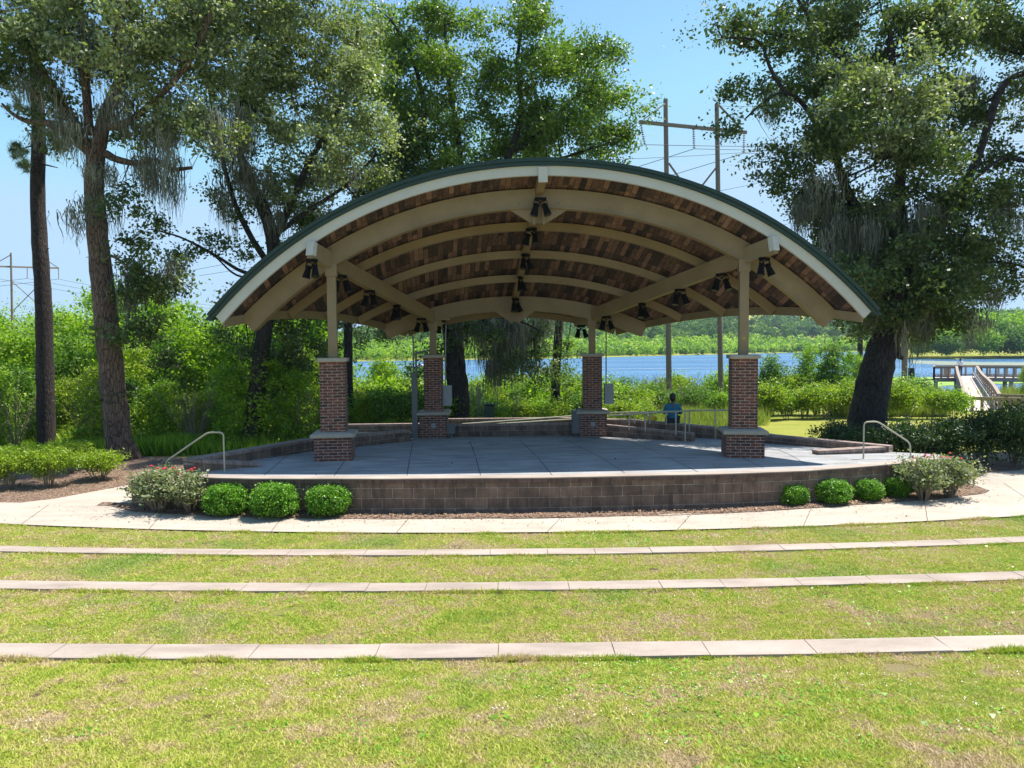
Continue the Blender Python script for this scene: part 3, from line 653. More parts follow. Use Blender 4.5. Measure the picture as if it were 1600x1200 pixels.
def roof_shell():
    n, ny = 64, 14; V = []; F = []
    for lay, off, e in ((0, .13, 0.), (1, .24, .05)):
        for j in range(ny + 1):
            y = YF - .05 + (YB - YF + .1) * j / ny
            for i in range(n + 1):
                d = (hw_(y) + .04 + e) * (2 * i / n - 1); p = roofp(max(-9, min(9, d)), y, off); V.append(p)
    N = (n + 1) * (ny + 1)
    for j in range(ny):
        for i in range(n):
            a = j * (n + 1) + i; F.append([a, a + n + 1, a + n + 2, a + 1]); b = a + N; F.append([b, b + 1, b + n + 2, b + n + 1])
    for i in range(n):
        F.append([i, i + 1, N + i + 1, N + i]); a = ny * (n + 1) + i; F.append([a + 1, a, N + a, N + a + 1])
    for j in range(ny):
        a = j * (n + 1); F.append([a + n + 1, a, N + a, N + a + n + 1]); a += n; F.append([a, a + n + 1, N + a + n + 1, N + a])
    return mk('roof', V, F, 'green', smooth=False)
pobjs.append(roof_shell())
t = sweep_arc(YF, -7.12, 7.12, .12, .20, YF - .10, YF - .051, 64); sweep_arc(YF, -7.14, 7.14, .20, .275, YF - .13, YF - .02, 64, t)
pobjs.append(t.build('roof_trim', 'green'))
pobjs.append(sweep_arc(YF, -7.09, 7.09, -.09, .115, YF - .05, YF + .03, 64).build('fascia', 'fascia'))
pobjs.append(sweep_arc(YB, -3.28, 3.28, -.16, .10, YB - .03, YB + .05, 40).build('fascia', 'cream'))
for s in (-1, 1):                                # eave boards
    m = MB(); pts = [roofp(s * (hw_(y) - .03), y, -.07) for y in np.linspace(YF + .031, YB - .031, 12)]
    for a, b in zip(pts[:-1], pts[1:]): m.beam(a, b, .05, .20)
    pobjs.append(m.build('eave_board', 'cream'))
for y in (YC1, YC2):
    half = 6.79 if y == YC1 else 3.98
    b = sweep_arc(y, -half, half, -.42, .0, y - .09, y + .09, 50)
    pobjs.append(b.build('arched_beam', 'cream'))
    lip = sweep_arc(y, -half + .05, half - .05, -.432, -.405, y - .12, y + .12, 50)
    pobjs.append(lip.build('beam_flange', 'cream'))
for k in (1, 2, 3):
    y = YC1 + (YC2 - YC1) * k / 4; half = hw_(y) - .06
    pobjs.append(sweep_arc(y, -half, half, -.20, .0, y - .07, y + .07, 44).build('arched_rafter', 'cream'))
XL, XR, RXL, RXR = -4.09, 5.30, -2.365, 2.42
def line_at(x0, x1, y): return x0 + (x1 - x0) * (y - YC1) / (YC2 - YC1)
def purlin(x0, x1, name, s):
    ya, yb_ = YF - .12, YB - .35; m = MB(); pts = []
    for y in np.linspace(ya, yb_, 9):
        x = line_at(x0, x1, y); d = x - cx_(y); z = RZA - RM * (y - 17) - RR + math.sqrt(RR * RR - d * d) - .19 * (abs(d) / 7) ** 4
        pts.append((x, y, z - .25))
    # straight member
    a, b = Vector(pts[0]), Vector(pts[-1]); a.z -= .03
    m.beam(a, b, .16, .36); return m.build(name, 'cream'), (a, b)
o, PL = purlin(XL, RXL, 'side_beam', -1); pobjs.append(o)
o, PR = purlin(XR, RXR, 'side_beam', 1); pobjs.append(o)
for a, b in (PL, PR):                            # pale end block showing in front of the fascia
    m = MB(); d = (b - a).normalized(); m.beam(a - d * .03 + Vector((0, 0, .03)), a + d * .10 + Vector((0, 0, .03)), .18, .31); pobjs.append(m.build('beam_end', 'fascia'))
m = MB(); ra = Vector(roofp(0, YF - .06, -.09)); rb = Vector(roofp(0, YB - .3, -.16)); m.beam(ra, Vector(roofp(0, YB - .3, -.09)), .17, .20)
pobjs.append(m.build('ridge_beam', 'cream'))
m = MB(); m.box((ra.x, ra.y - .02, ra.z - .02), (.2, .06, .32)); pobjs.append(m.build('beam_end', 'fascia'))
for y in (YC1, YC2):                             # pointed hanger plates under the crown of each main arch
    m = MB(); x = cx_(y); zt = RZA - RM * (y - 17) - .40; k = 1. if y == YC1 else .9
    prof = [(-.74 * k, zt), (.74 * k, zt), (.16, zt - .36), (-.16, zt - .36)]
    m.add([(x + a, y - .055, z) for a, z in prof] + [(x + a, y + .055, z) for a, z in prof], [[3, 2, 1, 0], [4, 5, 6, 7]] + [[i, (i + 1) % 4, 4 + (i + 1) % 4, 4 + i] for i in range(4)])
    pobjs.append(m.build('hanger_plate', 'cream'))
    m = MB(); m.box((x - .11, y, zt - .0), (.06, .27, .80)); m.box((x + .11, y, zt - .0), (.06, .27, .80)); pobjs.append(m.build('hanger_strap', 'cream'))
rest(None, pav, pobjs)
def pillar(x, y, rz, zb, ztop, hb):
    """brick pedestal, brick shaft, stone caps, timber post"""
    z0 = floor_z(y) - .02 if zb == 0 else zb
    base = MB().box((0, 0, (z0 + hb) / 2), (.83, .83, hb - z0)); s = base.build('pillar', 'brick', pav, loc=Vector((x, y, 0)) - pav.location)
    s.rotation_euler = (0, 0, rz)
    MB().box((0, 0, hb + .045), (.98, .98, .09), 0, .018).add([(a * .46, b * .46, hb + .09) for a, b in ((-1, -1), (1, -1), (1, 1), (-1, 1))] + [(a * .32, b * .32, hb + .12) for a, b in ((-1, -1), (1, -1), (1, 1), (-1, 1))], [[4, 5, 6, 7]] + [[i, (i + 1) % 4, 4 + (i + 1) % 4, 4 + i] for i in range(4)]).build('base_cap', 'capstone', s)
    MB().box((0, 0, (hb + .1 + 2.235) / 2), (.56, .56, 2.235 - hb - .1)).build('shaft', 'brick', s)
    MB().box((0, 0, 2.235 + .045), (.66, .66, .09), 0, .012).build('shaft_cap', 'capstone', s)
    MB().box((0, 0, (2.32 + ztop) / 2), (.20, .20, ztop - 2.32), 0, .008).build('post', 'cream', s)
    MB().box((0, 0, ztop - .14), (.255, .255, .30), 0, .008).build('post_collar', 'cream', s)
    return s
def zt_(x, y): d = x - cx_(y); return RZA - RM * (y - 17) - RR + math.sqrt(RR * RR - d * d) - .19 * (abs(d) / 7) ** 4 - .40
P1 = pillar(XL, YC1, .13, 0, zt_(XL, YC1), .53); P2 = pillar(XR, YC1, -.15, 0, zt_(XR, YC1), .53)
P3 = pillar(RXL, YC2, .05, -.2, zt_(RXL, YC2), .53); P4 = pillar(RXR, YC2, -.05, -.2, zt_(RXR, YC2), .53)
# number plate on the right front post: two small pale digits (1 and 1)
for dx in (-.018, .018):
    m = MB().box((dx, -.103, 2.70), (.008, .004, .055)).box((dx - .006, -.103, 2.722), (.008, .004, .012)).box((dx, -.103, 2.672), (.02, .004, .008)); m.build('digit', 'yellow', P2)

# stage lights
def stage_light():
    t = empty('stage_light', (0, 0, 0), 0)
    MB().box((0, 0, -.03), (.26, .10, .06), 0, .01).build('mount', 'black', t)
    for s, an, yaw in ((-1, .35, .2), (1, .45, -.3)):
        c = empty_part = MB()
        prof = [(.035, .0), (.055, -.02), (.062, -.10), (.085, -.26), (.088, -.28)]
        c.lathe((0, 0, 0), prof, 16); c.box((-.07, 0, .0), (.012, .03, .12)); c.box((.07, 0, 0.), (.012, .03, .12)); c.box((0, 0, .06), (.152, .03, .012))
        o = c.build('lamp_can', 'black', t, smooth=True); o.location = (s * .085, 0, -.13); o.rotation_euler = (an * -.8 + .2, s * -an * .75, yaw)
        MB().lathe((0, 0, -.281), [(.078, 0), (.078, -.004)], 16).build('lens', 'glass', o)
    return t
light0 = stage_light(); used = [False]
def put_light(loc, rz, label, sc_=1.):
    if not used[0]:
        used[0] = True; light0.location = loc; light0.rotation_euler = (0, 0, rz); light0.scale = (sc_,) * 3; o = light0; tag(o, label, 'stage light', 'stage lights hung under the pavilion beams')
    else: o = copy_tree(light0, loc, rz, sc_, label, 'stage light', 'stage lights hung under the pavilion beams')
    return o
W5 = ['nearest, largest', 'second from the front', 'third from the front', 'fourth from the front', 'farthest']
for (a, b), nm, s, pxs in ((PL, 'left', -1, (490, 535, 580, 622, 660)), (PR, 'right', 1, (1195, 1127, 1062, 1003, 947))):
    for k in range(5):
        # march along the beam to the wanted column
        best = min((abs((lambda q: 800 + F_PX * q.x / (q.y * _c - (q.z - CZ) * _s))(a.lerp(b, tt)) - pxs[k]), tt) for tt in np.linspace(0, 1, 200))[1]
        q = a.lerp(b, best); put_light((q.x + s * .02, q.y, q.z - .18), [.5, -.3, .2, .9, .1][k] * s, 'paired black stage light, %s on the %s side beam' % (W5[k], nm))
for k, yy in enumerate((YC1 - .28, 17.55, 18.75, 19.95, 21.25)):
    q = roofp(0, yy, -.19 - (.10 if k == 0 else .06)); put_light((q[0] + (-.02 if k else 0), yy, q[2] + (.02 if k else -.05)), [.1, -.6, .9, 1.3, 1.0][k], 'paired black stage light, %s on the ridge beam' % W5[k])
q = PY(908, 508, 22.1); put_light(q, .3, 'paired black stage light left of the right rear post, beyond the beam', .95)
q = PY(690, 500, 22.1); put_light(q, .7, 'dark stage light right of the left rear post, by the white box')
q = PY(697, 500, 21.95)
t = empty('floodlight', q, 0, 'small pale box floodlight hung right of the left rear post', 'floodlight')
MB().add([(-.11, -.08, 0), (.11, -.08, 0), (.11, .1, 0), (-.11, .1, 0), (-.07, -.05, .12), (.07, -.05, .12), (.07, .08, .12), (-.07, .08, .12)], [[3, 2, 1, 0], [4, 5, 6, 7]] + [[i, (i + 1) % 4, 4 + (i + 1) % 4, 4 + i] for i in range(4)]).build('housing', 'fascia', t)
MB().tube([(0, 0, .1), (0, 0, .3)], .012, 6).build('hanger', 'fascia', t)

# electrical things round the rear pillars
def conduit(pts, r, label, mat='dark_grey'):
    P = smooth_pts(pts, 5); o = MB().tube([p - P[0] for p in P], r, 8).build('conduit', mat, smooth=True, loc=P[0]); return tag(o, label, 'conduit')
q = PZ(648, 686, -.17); zt = PY(647, 583, q[1])[2]
t = empty('service_post', (q[0] + .02, q[1], -.17), 0, 'tall slim grey metal post left of the left rear pillar', 'post')
MB().box((0, 0, (zt + .17) / 2), (.165, .14, zt + .17), 0, .01).build('body', 'dark_grey', t); MB().box((0, 0, .01), (.30, .26, .02)).build('foot_plate', 'grey_metal', t)
X0 = q[0]; Y0 = q[1]
conduit([(X0, Y0, zt), (X0, Y0, zt + .9), PY(645, 525, Y0)], .022, 'thin straight conduit rising from the slim grey post to the eave')
conduit([(X0 + .08, Y0, zt), (X0 + .08, Y0, zt + .55), PY(655, 551, Y0), PY(668, 548, Y0 + .1)], .03, 'thick curved conduit from the grey post over to the rear pillar')
def ebox(px0, px1, py0, py1, Y, d, label, mat='grey_metal'):
    A = PY((px0 + px1) / 2, py1, Y); wd = (px1 - px0) / F_PX * Y; h = (py1 - py0) / F_PX * Y
    t = empty('electrical_box', (A[0], Y, A[2]), 0, label, 'electrical box')
    MB().box((0, 0, h / 2), (wd, d, h), 0, .008).build('cabinet', mat, t)
    MB().box((0, -d / 2 - .006, h / 2), (wd * .9, .012, h * .93), 0, .003).build('door', mat, t)
    MB().box((wd * .43, -d / 2 - .02, h * .5), (.012, .02, .05)).build('latch', 'dark_grey', t)
    return t
ebox(689.5, 706, 602, 634, 21.5, .16, 'pale grey electrical box on the right side of the left rear pillar')
ebox(699, 711, 661.5, 678, 21.3, .16, 'small dark electrical box beside the foot of the left rear pillar', 'dark_grey')
ebox(944, 958, 599.5, 631, 21.5, .16, 'pale grey electrical box on the right side of the right rear pillar')
ebox(893.5, 906.5, 641, 677, 21.4, .3, 'dark grey cabinet with a cable, left of the right rear pillar', 'dark_grey')
ebox(911, 914.5, 571, 636, 21.5, .12, 'narrow dark box strip on the left side of the right rear shaft', 'dark_grey')
conduit([PY(696, 602, 21.5), PY(696, 570, 21.5), PY(696, 530, 21.5), PY(697, 508, 21.6)], .018, 'pale conduit rising from the box on the left rear pillar', 'grey_metal')
conduit([PY(947, 600, 21.5), PY(947, 560, 21.5), PY(947, 520, 21.5), PY(945, 513, 21.5), PY(937, 507, 21.55), PY(920, 503, 21.6)], .018, 'thin dark conduit bending from the right rear box to the post')
conduit([PY(901, 641, 21.4), PY(903, 635, 21.4), PY(908, 634, 21.45), PY(912, 638, 21.5)], .012, 'short black cable looping out of the dark grey cabinet', 'black')
conduit([PY(705, 678, 21.3), PY(705, 683, 21.3), PY(705, 687, 21.3)], .05, 'short dark stub pipe under the small dark electrical box')
conduit([PY(901, 677, 21.4), PY(901, 681, 21.4), PY(901, 685, 21.4)], .06, 'short dark stub pipe under the dark grey cabinet')
for P, nm in ((P3, 'left'), (P4, 'right')):
    MB().box((0, -.43, .23), (.13, .03, .14), 0, .006).build('outlet_cover', 'grey_metal', P)

# handrails
def handrail(label, paths, r=.018, mat='rail'):
    P0 = Vector(paths[0][0]); t = empty('handrail', P0, 0, label, 'handrail')
    for i, (pts) in enumerate(paths):
        MB().tube([Vector(p) - P0 for p in pts], r if i == 0 else r * .95, 8).build('rail' if i == 0 else 'post', mat, t, smooth=True)
    return t
def bend(pts, k=.07):
    out = [Vector(pts[0])]
    for i in range(1, len(pts) - 1):
        p = Vector(pts[i]); a = (Vector(pts[i - 1]) - p).normalized(); b = (Vector(pts[i + 1]) - p).normalized()
        out += [p + a * k, p + a * k * .3 + b * k * .3, p + b * k]
    return out + [Vector(pts[-1])]
def px_rail(pxs, Y): return [PY(x, y, Y) for x, y in pxs]
handrail('cream tubular handrail at the left end of the stage', [bend(px_rail([(351, 738), (349, 675.5), (325, 675.5), (259, 721), (259, 745)], 14.75))])
handrail('cream tubular handrail at the right end of the stage', [bend(px_rail([(1349, 717), (1350, 659.5), (1371, 658.5), (1422, 692), (1423, 716)], 15.8))])
def slope_rail(label, a, b, posts, extra=None, mat='rail', r=.022):
    A = PY(*a); B = PY(*b); pp = [[A, B]]
    for (px, zb) in posts:
        t = (px - a[0]) / (b[0] - a[0]); q = A + (B - A) * t; pp.append([(q[0], q[1], zb), tuple(q)])
    if extra: pp += extra
    return handrail(label, pp, r, mat)
slope_rail('nearer pipe rail of the right ramp, ending above the stage floor', (951, 649.5, 21.2), (1088, 641, 19.5), [(985, .1), (1011, .1), (1058, .05), (1072, -.1)])
slope_rail('farther pipe rail of the right ramp reaching the right front pillar', (953, 645, 22.0), (1147, 640.5, 20.2), [(994, .2), (1019, .2), (1045, .2), (1081, -.1), (1120, -.12)])
slope_rail('upper thin pipe rail sloping behind the middle of the stage', (722, 662.5, 22.3), (893, 650, 22.7), [(846, .2), (858, .2)])
slope_rail('lower thin pipe rail sloping behind the middle of the stage', (740, 664.5, 22.1), (893, 655, 22.4), [(790, .2)])
slope_rail('grey pipe rail running left from the slim post at the back', (645, 676, 21.9), (540, 676, 21.9), [(575, -.1), (617, -.1)])

# ------------------------------------------------------------------ vegetation helpers
def leaf_mesh(rng, C, per, spread, L, W, up_=.35, tint=None, hang=0.):
    """C: clump centres (n,3); returns rhombic leaves scattered round each centre"""
    n = len(C); N = n * per
    spread = np.asarray(spread, float)
    off = rng.normal(0, 1, (N, 3)) * (spread if spread.ndim else np.array([spread, spread, spread * .75])) * np.repeat(rng.uniform(.6, 1.6, (n, 1)), per, 0)
    P = np.repeat(C, per, 0) + off
    d = rng.normal(0, 1, (N, 3)); d[:, 2] -= hang; d /= np.linalg.norm(d, axis=1)[:, None]
    nr = rng.normal(0, 1, (N, 3)); nr[:, 2] = np.abs(nr[:, 2]) + up_
    wv = np.cross(d, nr); wv /= np.linalg.norm(wv, axis=1)[:, None] + 1e-6
    s = rng.uniform(.5, 1.5, (N, 1))
    a = P - d * L * s / 2; b = P + d * L * s / 2; m1 = P + wv * W * s / 2 - d * L * .08; m2 = P - wv * W * s / 2 - d * L * .08
    V = np.stack([a, m1, b, m2], 1).reshape(-1, 3)
    tc = np.repeat(rng.uniform(0, 1, n) if tint is None else tint, per)
    T = np.clip(tc * .45 + rng.uniform(0, 1, N) ** 1.3 * .55, 0, 1)
    return V, T
def leaves_obj(name, V, T, mat, parent=None, loc=None):
    if loc is not None: V = V - np.array(loc)
    return mk(name, V, np.arange(len(V)).reshape(-1, 4), mat, parent, tint=T)
def blob_points(rng, blobs, dens, least=3):
    """blobs (x,y,z,rx,ry,rz[,k]) -> clump centres, outer-biased"""
    out = []
    for b in blobs:
        k = b[6] if len(b) > 6 else 1.
        n = max(least, int(.5 + dens * k * (b[3] * b[5] + b[3] * b[4] * .5)))
        d = rng.normal(0, 1, (n, 3)); d /= np.linalg.norm(d, axis=1)[:, None]
        r = rng.uniform(0, 1, (n, 1)) ** .55 * rng.uniform(.8, 1.15, (n, 1))
        out.append(np.array(b[:3]) + d * r * np.array(b[3:6]))
    return np.concatenate(out)
def pxblobs(L, Y, yj, rng, deep=1.15):
    out = []
    for b in L:
        px, py, r = b[:3]; y = Y + (b[3] if len(b) > 3 else rng.uniform(-yj, yj)); k = b[4] if len(b) > 4 else 1.
        p = PY(px, py, y); rm = r / F_PX * y
        out.append((p[0], p[1], p[2], rm, rm * deep, rm * .9, k))
    return out
def moss_mesh(rng, anchors, n_per=30, L=(.4, 1.3), w=.014, sp=.17):
    """hanging strands: wavy narrow ribbons"""
    V = []; F = []; T = []; o = 0; seg = 5
    for (x, y, z, k) in anchors:
        ln = rng.uniform(*L) * k; cx, cy = x, y; tt = rng.uniform(0, 1)
        for _ in range(int(n_per)):
            px = cx + rng.normal(0, sp); py = cy + rng.normal(0, sp); l = ln * rng.uniform(.4, 1.15); a = rng.uniform(0, math.pi)
            dx, dy = math.cos(a), math.sin(a); wob = rng.normal(0, .034, (seg + 1, 2)); wob[:, 0] = np.cumsum(wob[:, 0]); wob[:, 1] = np.cumsum(wob[:, 1])
            z0 = z + rng.normal(0, .1)
            for i in range(seg + 1):
                t = i / seg; ww = w * (1 - .75 * t) * (1 + .5 * ((i * 7 + _) % 3 - 1))
                shrink = 1 - .35 * t
                xx = cx + (px - cx) * shrink + wob[i, 0]; yy = cy + (py - cy) * shrink + wob[i, 1]
                V += [(xx - dx * ww, yy - dy * ww, z0 - l * t), (xx + dx * ww, yy + dy * ww, z0 - l * t)]
            for i in range(seg): F.append((o + 2 * i, o + 2 * i + 1, o + 2 * i + 3, o + 2 * i + 2)); T.append(min(1, max(0, tt * .6 + rng.uniform(0, .4))))
            o += 2 * (seg + 1)
    return np.array(V), np.array(F), np.array(T)
def limb(m, pts, r0, r1, n=9, k=4, jit=.06, rng=None, power=1.):
    P = smooth_pts(pts, k); N = len(P); rad = [r0 + (r1 - r0) * (i / (N - 1)) ** power for i in range(N)]
    m.tube([tuple(p) for p in P], rad, n, True, jit, rng); return P
def twigs(m, C, nodes, rng, frac=.5, r=.012, maxd=3.2):
    nodes = np.asarray(nodes)
    for c in C[rng.uniform(0, 1, len(C)) < frac]:
        d = np.linalg.norm(nodes - c, axis=1); i = d.argmin()
        if d[i] > maxd: continue
        a = nodes[i]; mid = (a + c) / 2 + rng.normal(0, .12, 3) * d[i] * .5 + [0, 0, .06 * d[i]]
        m.tube([tuple(a), tuple(mid), tuple(c)], [r * (1 + d[i] * .7), r * (.7 + d[i] * .3), r * .4], 4, False)
def big_tree(name, label, cat, Y, limbs, blobs, bark_m, leaf_m, seed, dens=25, per=66, L=.112, W=.066, sp=.17, moss=None, moss_k=1.5, twf=.22, yj=1.3, trunk_n=14, group=None, parts=None, deep=1.15, extra_moss=()):
    """limbs: list of (list of (px,py[,dy]), r0, r1) with the trunk first, given where the photo shows them at distance Y"""
    rng = np.random.default_rng(seed); prng = random.Random(seed)
    base = limbs[0][0][0]; B = PY(base[0], base[1], Y + (base[2] if len(base) > 2 else 0)); B[2] = float(gz(B[0], B[1]))
    root = empty(name, B, 0, label, cat, group); nodes = []; m = MB(); br = MB()
    for i, (pts, r0, r1) in enumerate(limbs):
        P = [PY(p[0], p[1], Y + (p[2] if len(p) > 2 else 0)) - B for p in pts]
        if i == 0: P[0][2] = -.25
        S = limb(m if i == 0 else br, P, r0, r1, trunk_n if i == 0 else 8, 5, .07, prng, .8)
        if i == 0:                               # root flare
            for k in range(5):
                a = prng.uniform(0, 6.28); c, s_ = math.cos(a), math.sin(a)
                m.tube([(c * r0 * .5, s_ * r0 * .5, r0 * 1.5), (c * r0 * 1.0, s_ * r0 * 1.0, r0 * .35), (c * r0 * 1.6, s_ * r0 * 1.6, -.12)], [r0 * .4, r0 * .35, r0 * .12], 7, False)
        else: nodes += [p for p in S]
    if not nodes: nodes = [p for p in S[len(S) // 2:]]
    allC = []
    groups = blobs if isinstance(blobs, dict) else {leaf_m: blobs}
    for lm, bl in groups.items():
        Bp = [(b[0] - B[0], b[1] - B[1], b[2] - B[2]) + tuple(b[3:]) for b in pxblobs(bl, Y, yj, rng, deep)]
        Bc = blob_points(rng, Bp, dens / 7., 1)
        C = np.repeat(Bc, 7, 0) + rng.normal(0, 1, (len(Bc) * 7, 3)) * np.repeat(rng.uniform(.16, .42, (len(Bc), 1)), 7, 0) * np.array([1.15, 1.15, .7]); allC.append(C)
        V, T = leaf_mesh(rng, C, per, sp, L, W)
        leaves_obj('crown', V, T, lm, root)
    C = np.concatenate(allC)
    # limbs that carry the crown: secondary boughs to a sample of clumps
    nodes = np.array(nodes); samp = C[rng.choice(len(C), min(len(C), 46), replace=False)]; nn = list(nodes)
    for c in samp:
        d = np.linalg.norm(nodes - c, axis=1); i = d.argmin()
        if d[i] > 4.5 or d[i] < .3: continue
        a = nodes[i]; mid = (a + c) / 2 + rng.normal(0, .15, 3) * d[i] * .4
        S = smooth_pts([a, mid, c], 4); r = .018 + .014 * d[i]
        br.tube([tuple(p) for p in S], list(np.linspace(r, .009, len(S))), 5, False); nn += [p for p in S]
    twigs(br, C, nn, rng, twf, .007, 1.8)
    m.build('trunk', bark_m, root, smooth=True)
    if br.v: br.build('branch', bark_m, root, smooth=True)
    if moss:
        an = []
        for (px, py, k, n) in moss:
            for _ in range(n):
                p = PY(px + rng.normal(0, 14), py + rng.normal(0, 12), Y + rng.uniform(-1.2, 1.)) - B; an.append((*p, k * rng.uniform(.6, 1.2)))
        V, F, T = moss_mesh(rng, an, 22 * moss_k)
        mk('hanging_moss', V, F, 'moss', root, tint=T)
    return root

# ---- left oak with hanging moss
big_tree('oak_tree', 'tall brown-barked oak hung with moss at the left, forking high up', 'tree', 21.3,
    [([(192, 728), (183, 660), (172, 560), (162, 460), (152, 370), (147, 290), (150, 235)], .40, .24),
     ([(150, 245), (112, 215), (75, 193), (45, 190), (20, 178), (3, 162)], .17, .03),
     ([(148, 250), (122, 200), (88, 150), (60, 100), (30, 60, .5), (-10, 20, .8)], .17, .07),
     ([(152, 240), (165, 180), (188, 120), (182, 60), (195, -20), (190, -120)], .22, .09),
     ([(140, 210), (134, 130), (128, 50), (120, -60), (118, -160)], .14, .07),
     ([(165, 240), (185, 250), (215, 255), (240, 250), (268, 264), (300, 262)], .12, .05),
     ([(160, 200), (200, 190, -.6), (250, 150, -1), (300, 90, -1.2), (330, 20, -1.5)], .12, .05),
     ([(185, 110), (240, 60, .6), (290, 0, 1), (340, -60, 1)], .11, .05),
     ([(160, 420), (175, 400, -.2), (215, 430, -.5), (250, 450, -.6)], .06, .02)],
    {'leaf_silver_sheen': [(30, 35, 80), (95, 30, 70), (180, 10, 90), (290, 30, 110), (250, 110, 80), (330, 110, 90), (300, 190, 62), (240, 180, 50), (370, 40, 90), (60, -60, 120), (200, -90, 130), (360, -60, 120)],
     'leaf_oak': [(40, 110, 55), (120, 90, 50), (95, 170, 38), (180, 200, 40), (215, 110, 50), (240, 230, 34, 0, .8), (190, 290, 26, 0, .6), (215, 330, 34, -.4, .7), (240, 370, 30, -.4, .5), (250, 440, 44, -.6, 1.2), (215, 450, 34, -.5, 1.2), (215, 510, 36, -.4, 1.2), (235, 570, 30, -.2, 1.1), (210, 620, 22, .3, .8), (285, 440, 26, -.6, .6), (75, 205, 22, 0, .6), (255, 500, 26, -.4, .8)]},
    'oak_bark', None, 11, dens=20, moss=[(30, 120, .9, 6), (60, 130, .8, 6), (110, 180, 1., 8), (90, 210, .7, 6), (140, 60, 1.1, 8), (200, 60, 1.2, 8), (230, 250, .8, 10), (270, 268, .9, 10), (255, 200, 1.3, 10), (160, 260, .9, 8), (215, 420, 1.1, 10), (270, 420, .9, 6), (190, 150, 1.2, 8), (150, 320, 1.0, 6), (330, 170, 1., 8), (120, 330, .8, 4), (180, 470, 1., 6)], yj=1.4)
# ---- pine at the left edge
def pine():
    Y = 25.; B = PY(72, 705, Y); B[2] = float(gz(B[0], B[1])); root = empty('pine_tree', B, 0, 'tall straight dark-trunked pine at the far left edge', 'tree')
    m = MB(); rng = np.random.default_rng(5); pr = random.Random(5)
    pts = [(73, 712), (72, 640), (70, 560), (68, 470), (62, 380), (59, 300), (60, 200), (57, 120), (55, 20), (52, -120)]
    P = [PY(x, y, Y) - B for x, y in pts]; P[0][2] = -.2; S = limb(m, P, .30, .17, 12, 5, .05, pr)
    for (a, b) in (((61, 225), (35, 232)), ((60, 215), (92, 205)), ((60, 255), (90, 262)), ((58, 140), (20, 110)), ((57, 100), (95, 70)), ((59, 180), (30, 165))):
        m.tube([tuple(PY(*a, Y) - B), tuple(PY(*b, Y - .2) - B)], [.04, .015], 5)
    m.tube([tuple(PY(70, 389, Y) - B), tuple(PY(77, 388, Y) - B)], [.03, .01], 5)
    m.build('trunk', 'pine_bark', root, smooth=True)
    C = []
    for (x, y, r, k) in ((30, 235, 14, 14), (40, 255, 10, 8), (88, 205, 16, 14), (90, 225, 14, 10), (15, 110, 30, 20), (95, 70, 30, 20), (30, 165, 14, 10), (40, 20, 60, 50), (60, -80, 80, 70)):
        for _ in range(k): C.append(PY(x + rng.normal(0, r * .5), y + rng.normal(0, r * .5), Y + rng.normal(0, .6)) - B)
    V, T = leaf_mesh(rng, np.array(C), 70, .04, .30, .012, 0., hang=-.4); leaves_obj('crown', V, T, 'needle', root)
pine()
# ---- leaning multi-stem tree behind the left front pillar
big_tree('water_oak', 'leaning dark-trunked tree just left of the pavilion, silvery crown above the roof edge', 'tree', 24.6,
    [([(389, 705), (396, 650), (404, 590), (411, 530), (421, 460), (428, 400), (420, 350), (400, 300)], .33, .20),
     ([(425, 420), (395, 375), (368, 320), (348, 250), (335, 180), (320, 110)], .12, .05),
     ([(410, 320), (385, 270), (370, 210), (380, 140), (400, 60), (430, -30)], .17, .06),
     ([(424, 380), (450, 330), (480, 260), (520, 190), (550, 120), (560, 40)], .16, .05),
     ([(420, 430), (380, 425, -.5), (330, 395, -.8), (280, 370, -1.2), (235, 358, -1.5)], .08, .02),
     ([(425, 440), (370, 430, .4), (335, 400, .6), (300, 380, 1)], .05, .02),
     ([(440, 360), (480, 330), (540, 290), (590, 240)], .10, .04)],
    {'leaf_silver_sheen': [(430, 30, 80), (500, 60, 80), (480, 130, 80), (560, 120, 60), (420, 120, 70), (400, 200, 65), (470, 210, 75), (540, 220, 65), (500, 280, 60), (560, 300, 55), (590, 190, 50), (440, 290, 48), (595, 270, 40), (560, 60, 50, 0, .8), (460, -50, 120)],
     'leaf_oak': [(350, 240, 34, 0, .7), (345, 310, 32, 0, .7), (395, 330, 36, 0, .8), (380, 390, 34, -.4, .55), (330, 385, 32, -.7, .5), (280, 372, 28, -1, .5), (245, 362, 18, -1.4, .5), (430, 420, 40, 0, .6), (470, 350, 44), (520, 360, 36), (400, 450, 26, 0, .35), (440, 520, 48, .5, 1.2), (400, 560, 38, .4, .9), (480, 560, 40, .8, 1.1), (365, 520, 30, .4, .6), (450, 600, 26, .6, .7), (460, 480, 40, .5)]},
    'dark_bark', None, 21, dens=19, moss=[(350, 200, 1.2, 10), (385, 180, 1.4, 12), (400, 280, 1.2, 10), (370, 260, 1.1, 8), (430, 330, 1.0, 8), (340, 310, .9, 6), (520, 260, .8, 6)], yj=1.5)
# ---- slim dark trunk beside the left front pillar
big_tree('water_oak', 'slim dark-trunked tree showing right of the left front pillar', 'tree', 27.5,
    [([(545, 690), (545, 620), (544, 540), (545, 460), (560, 380), (580, 300)], .20, .12), ([(548, 440), (580, 380), (620, 300), (630, 220)], .08, .03), ([(555, 420), (520, 380), (500, 330)], .06, .03)],
    {'leaf_silver_sheen': [(555, 520, 22, 1, .7), (600, 530, 26, 1, .8), (590, 430, 50), (620, 520, 14, 1, .6)], 'leaf_oak': [(600, 320, 60), (560, 400, 50), (520, 500, 32, .3, .8), (530, 560, 20, .3, .6), (620, 260, 60), (660, 320, 60), (520, 440, 44)]},
    'dark_bark', None, 31, dens=26, yj=1.2)
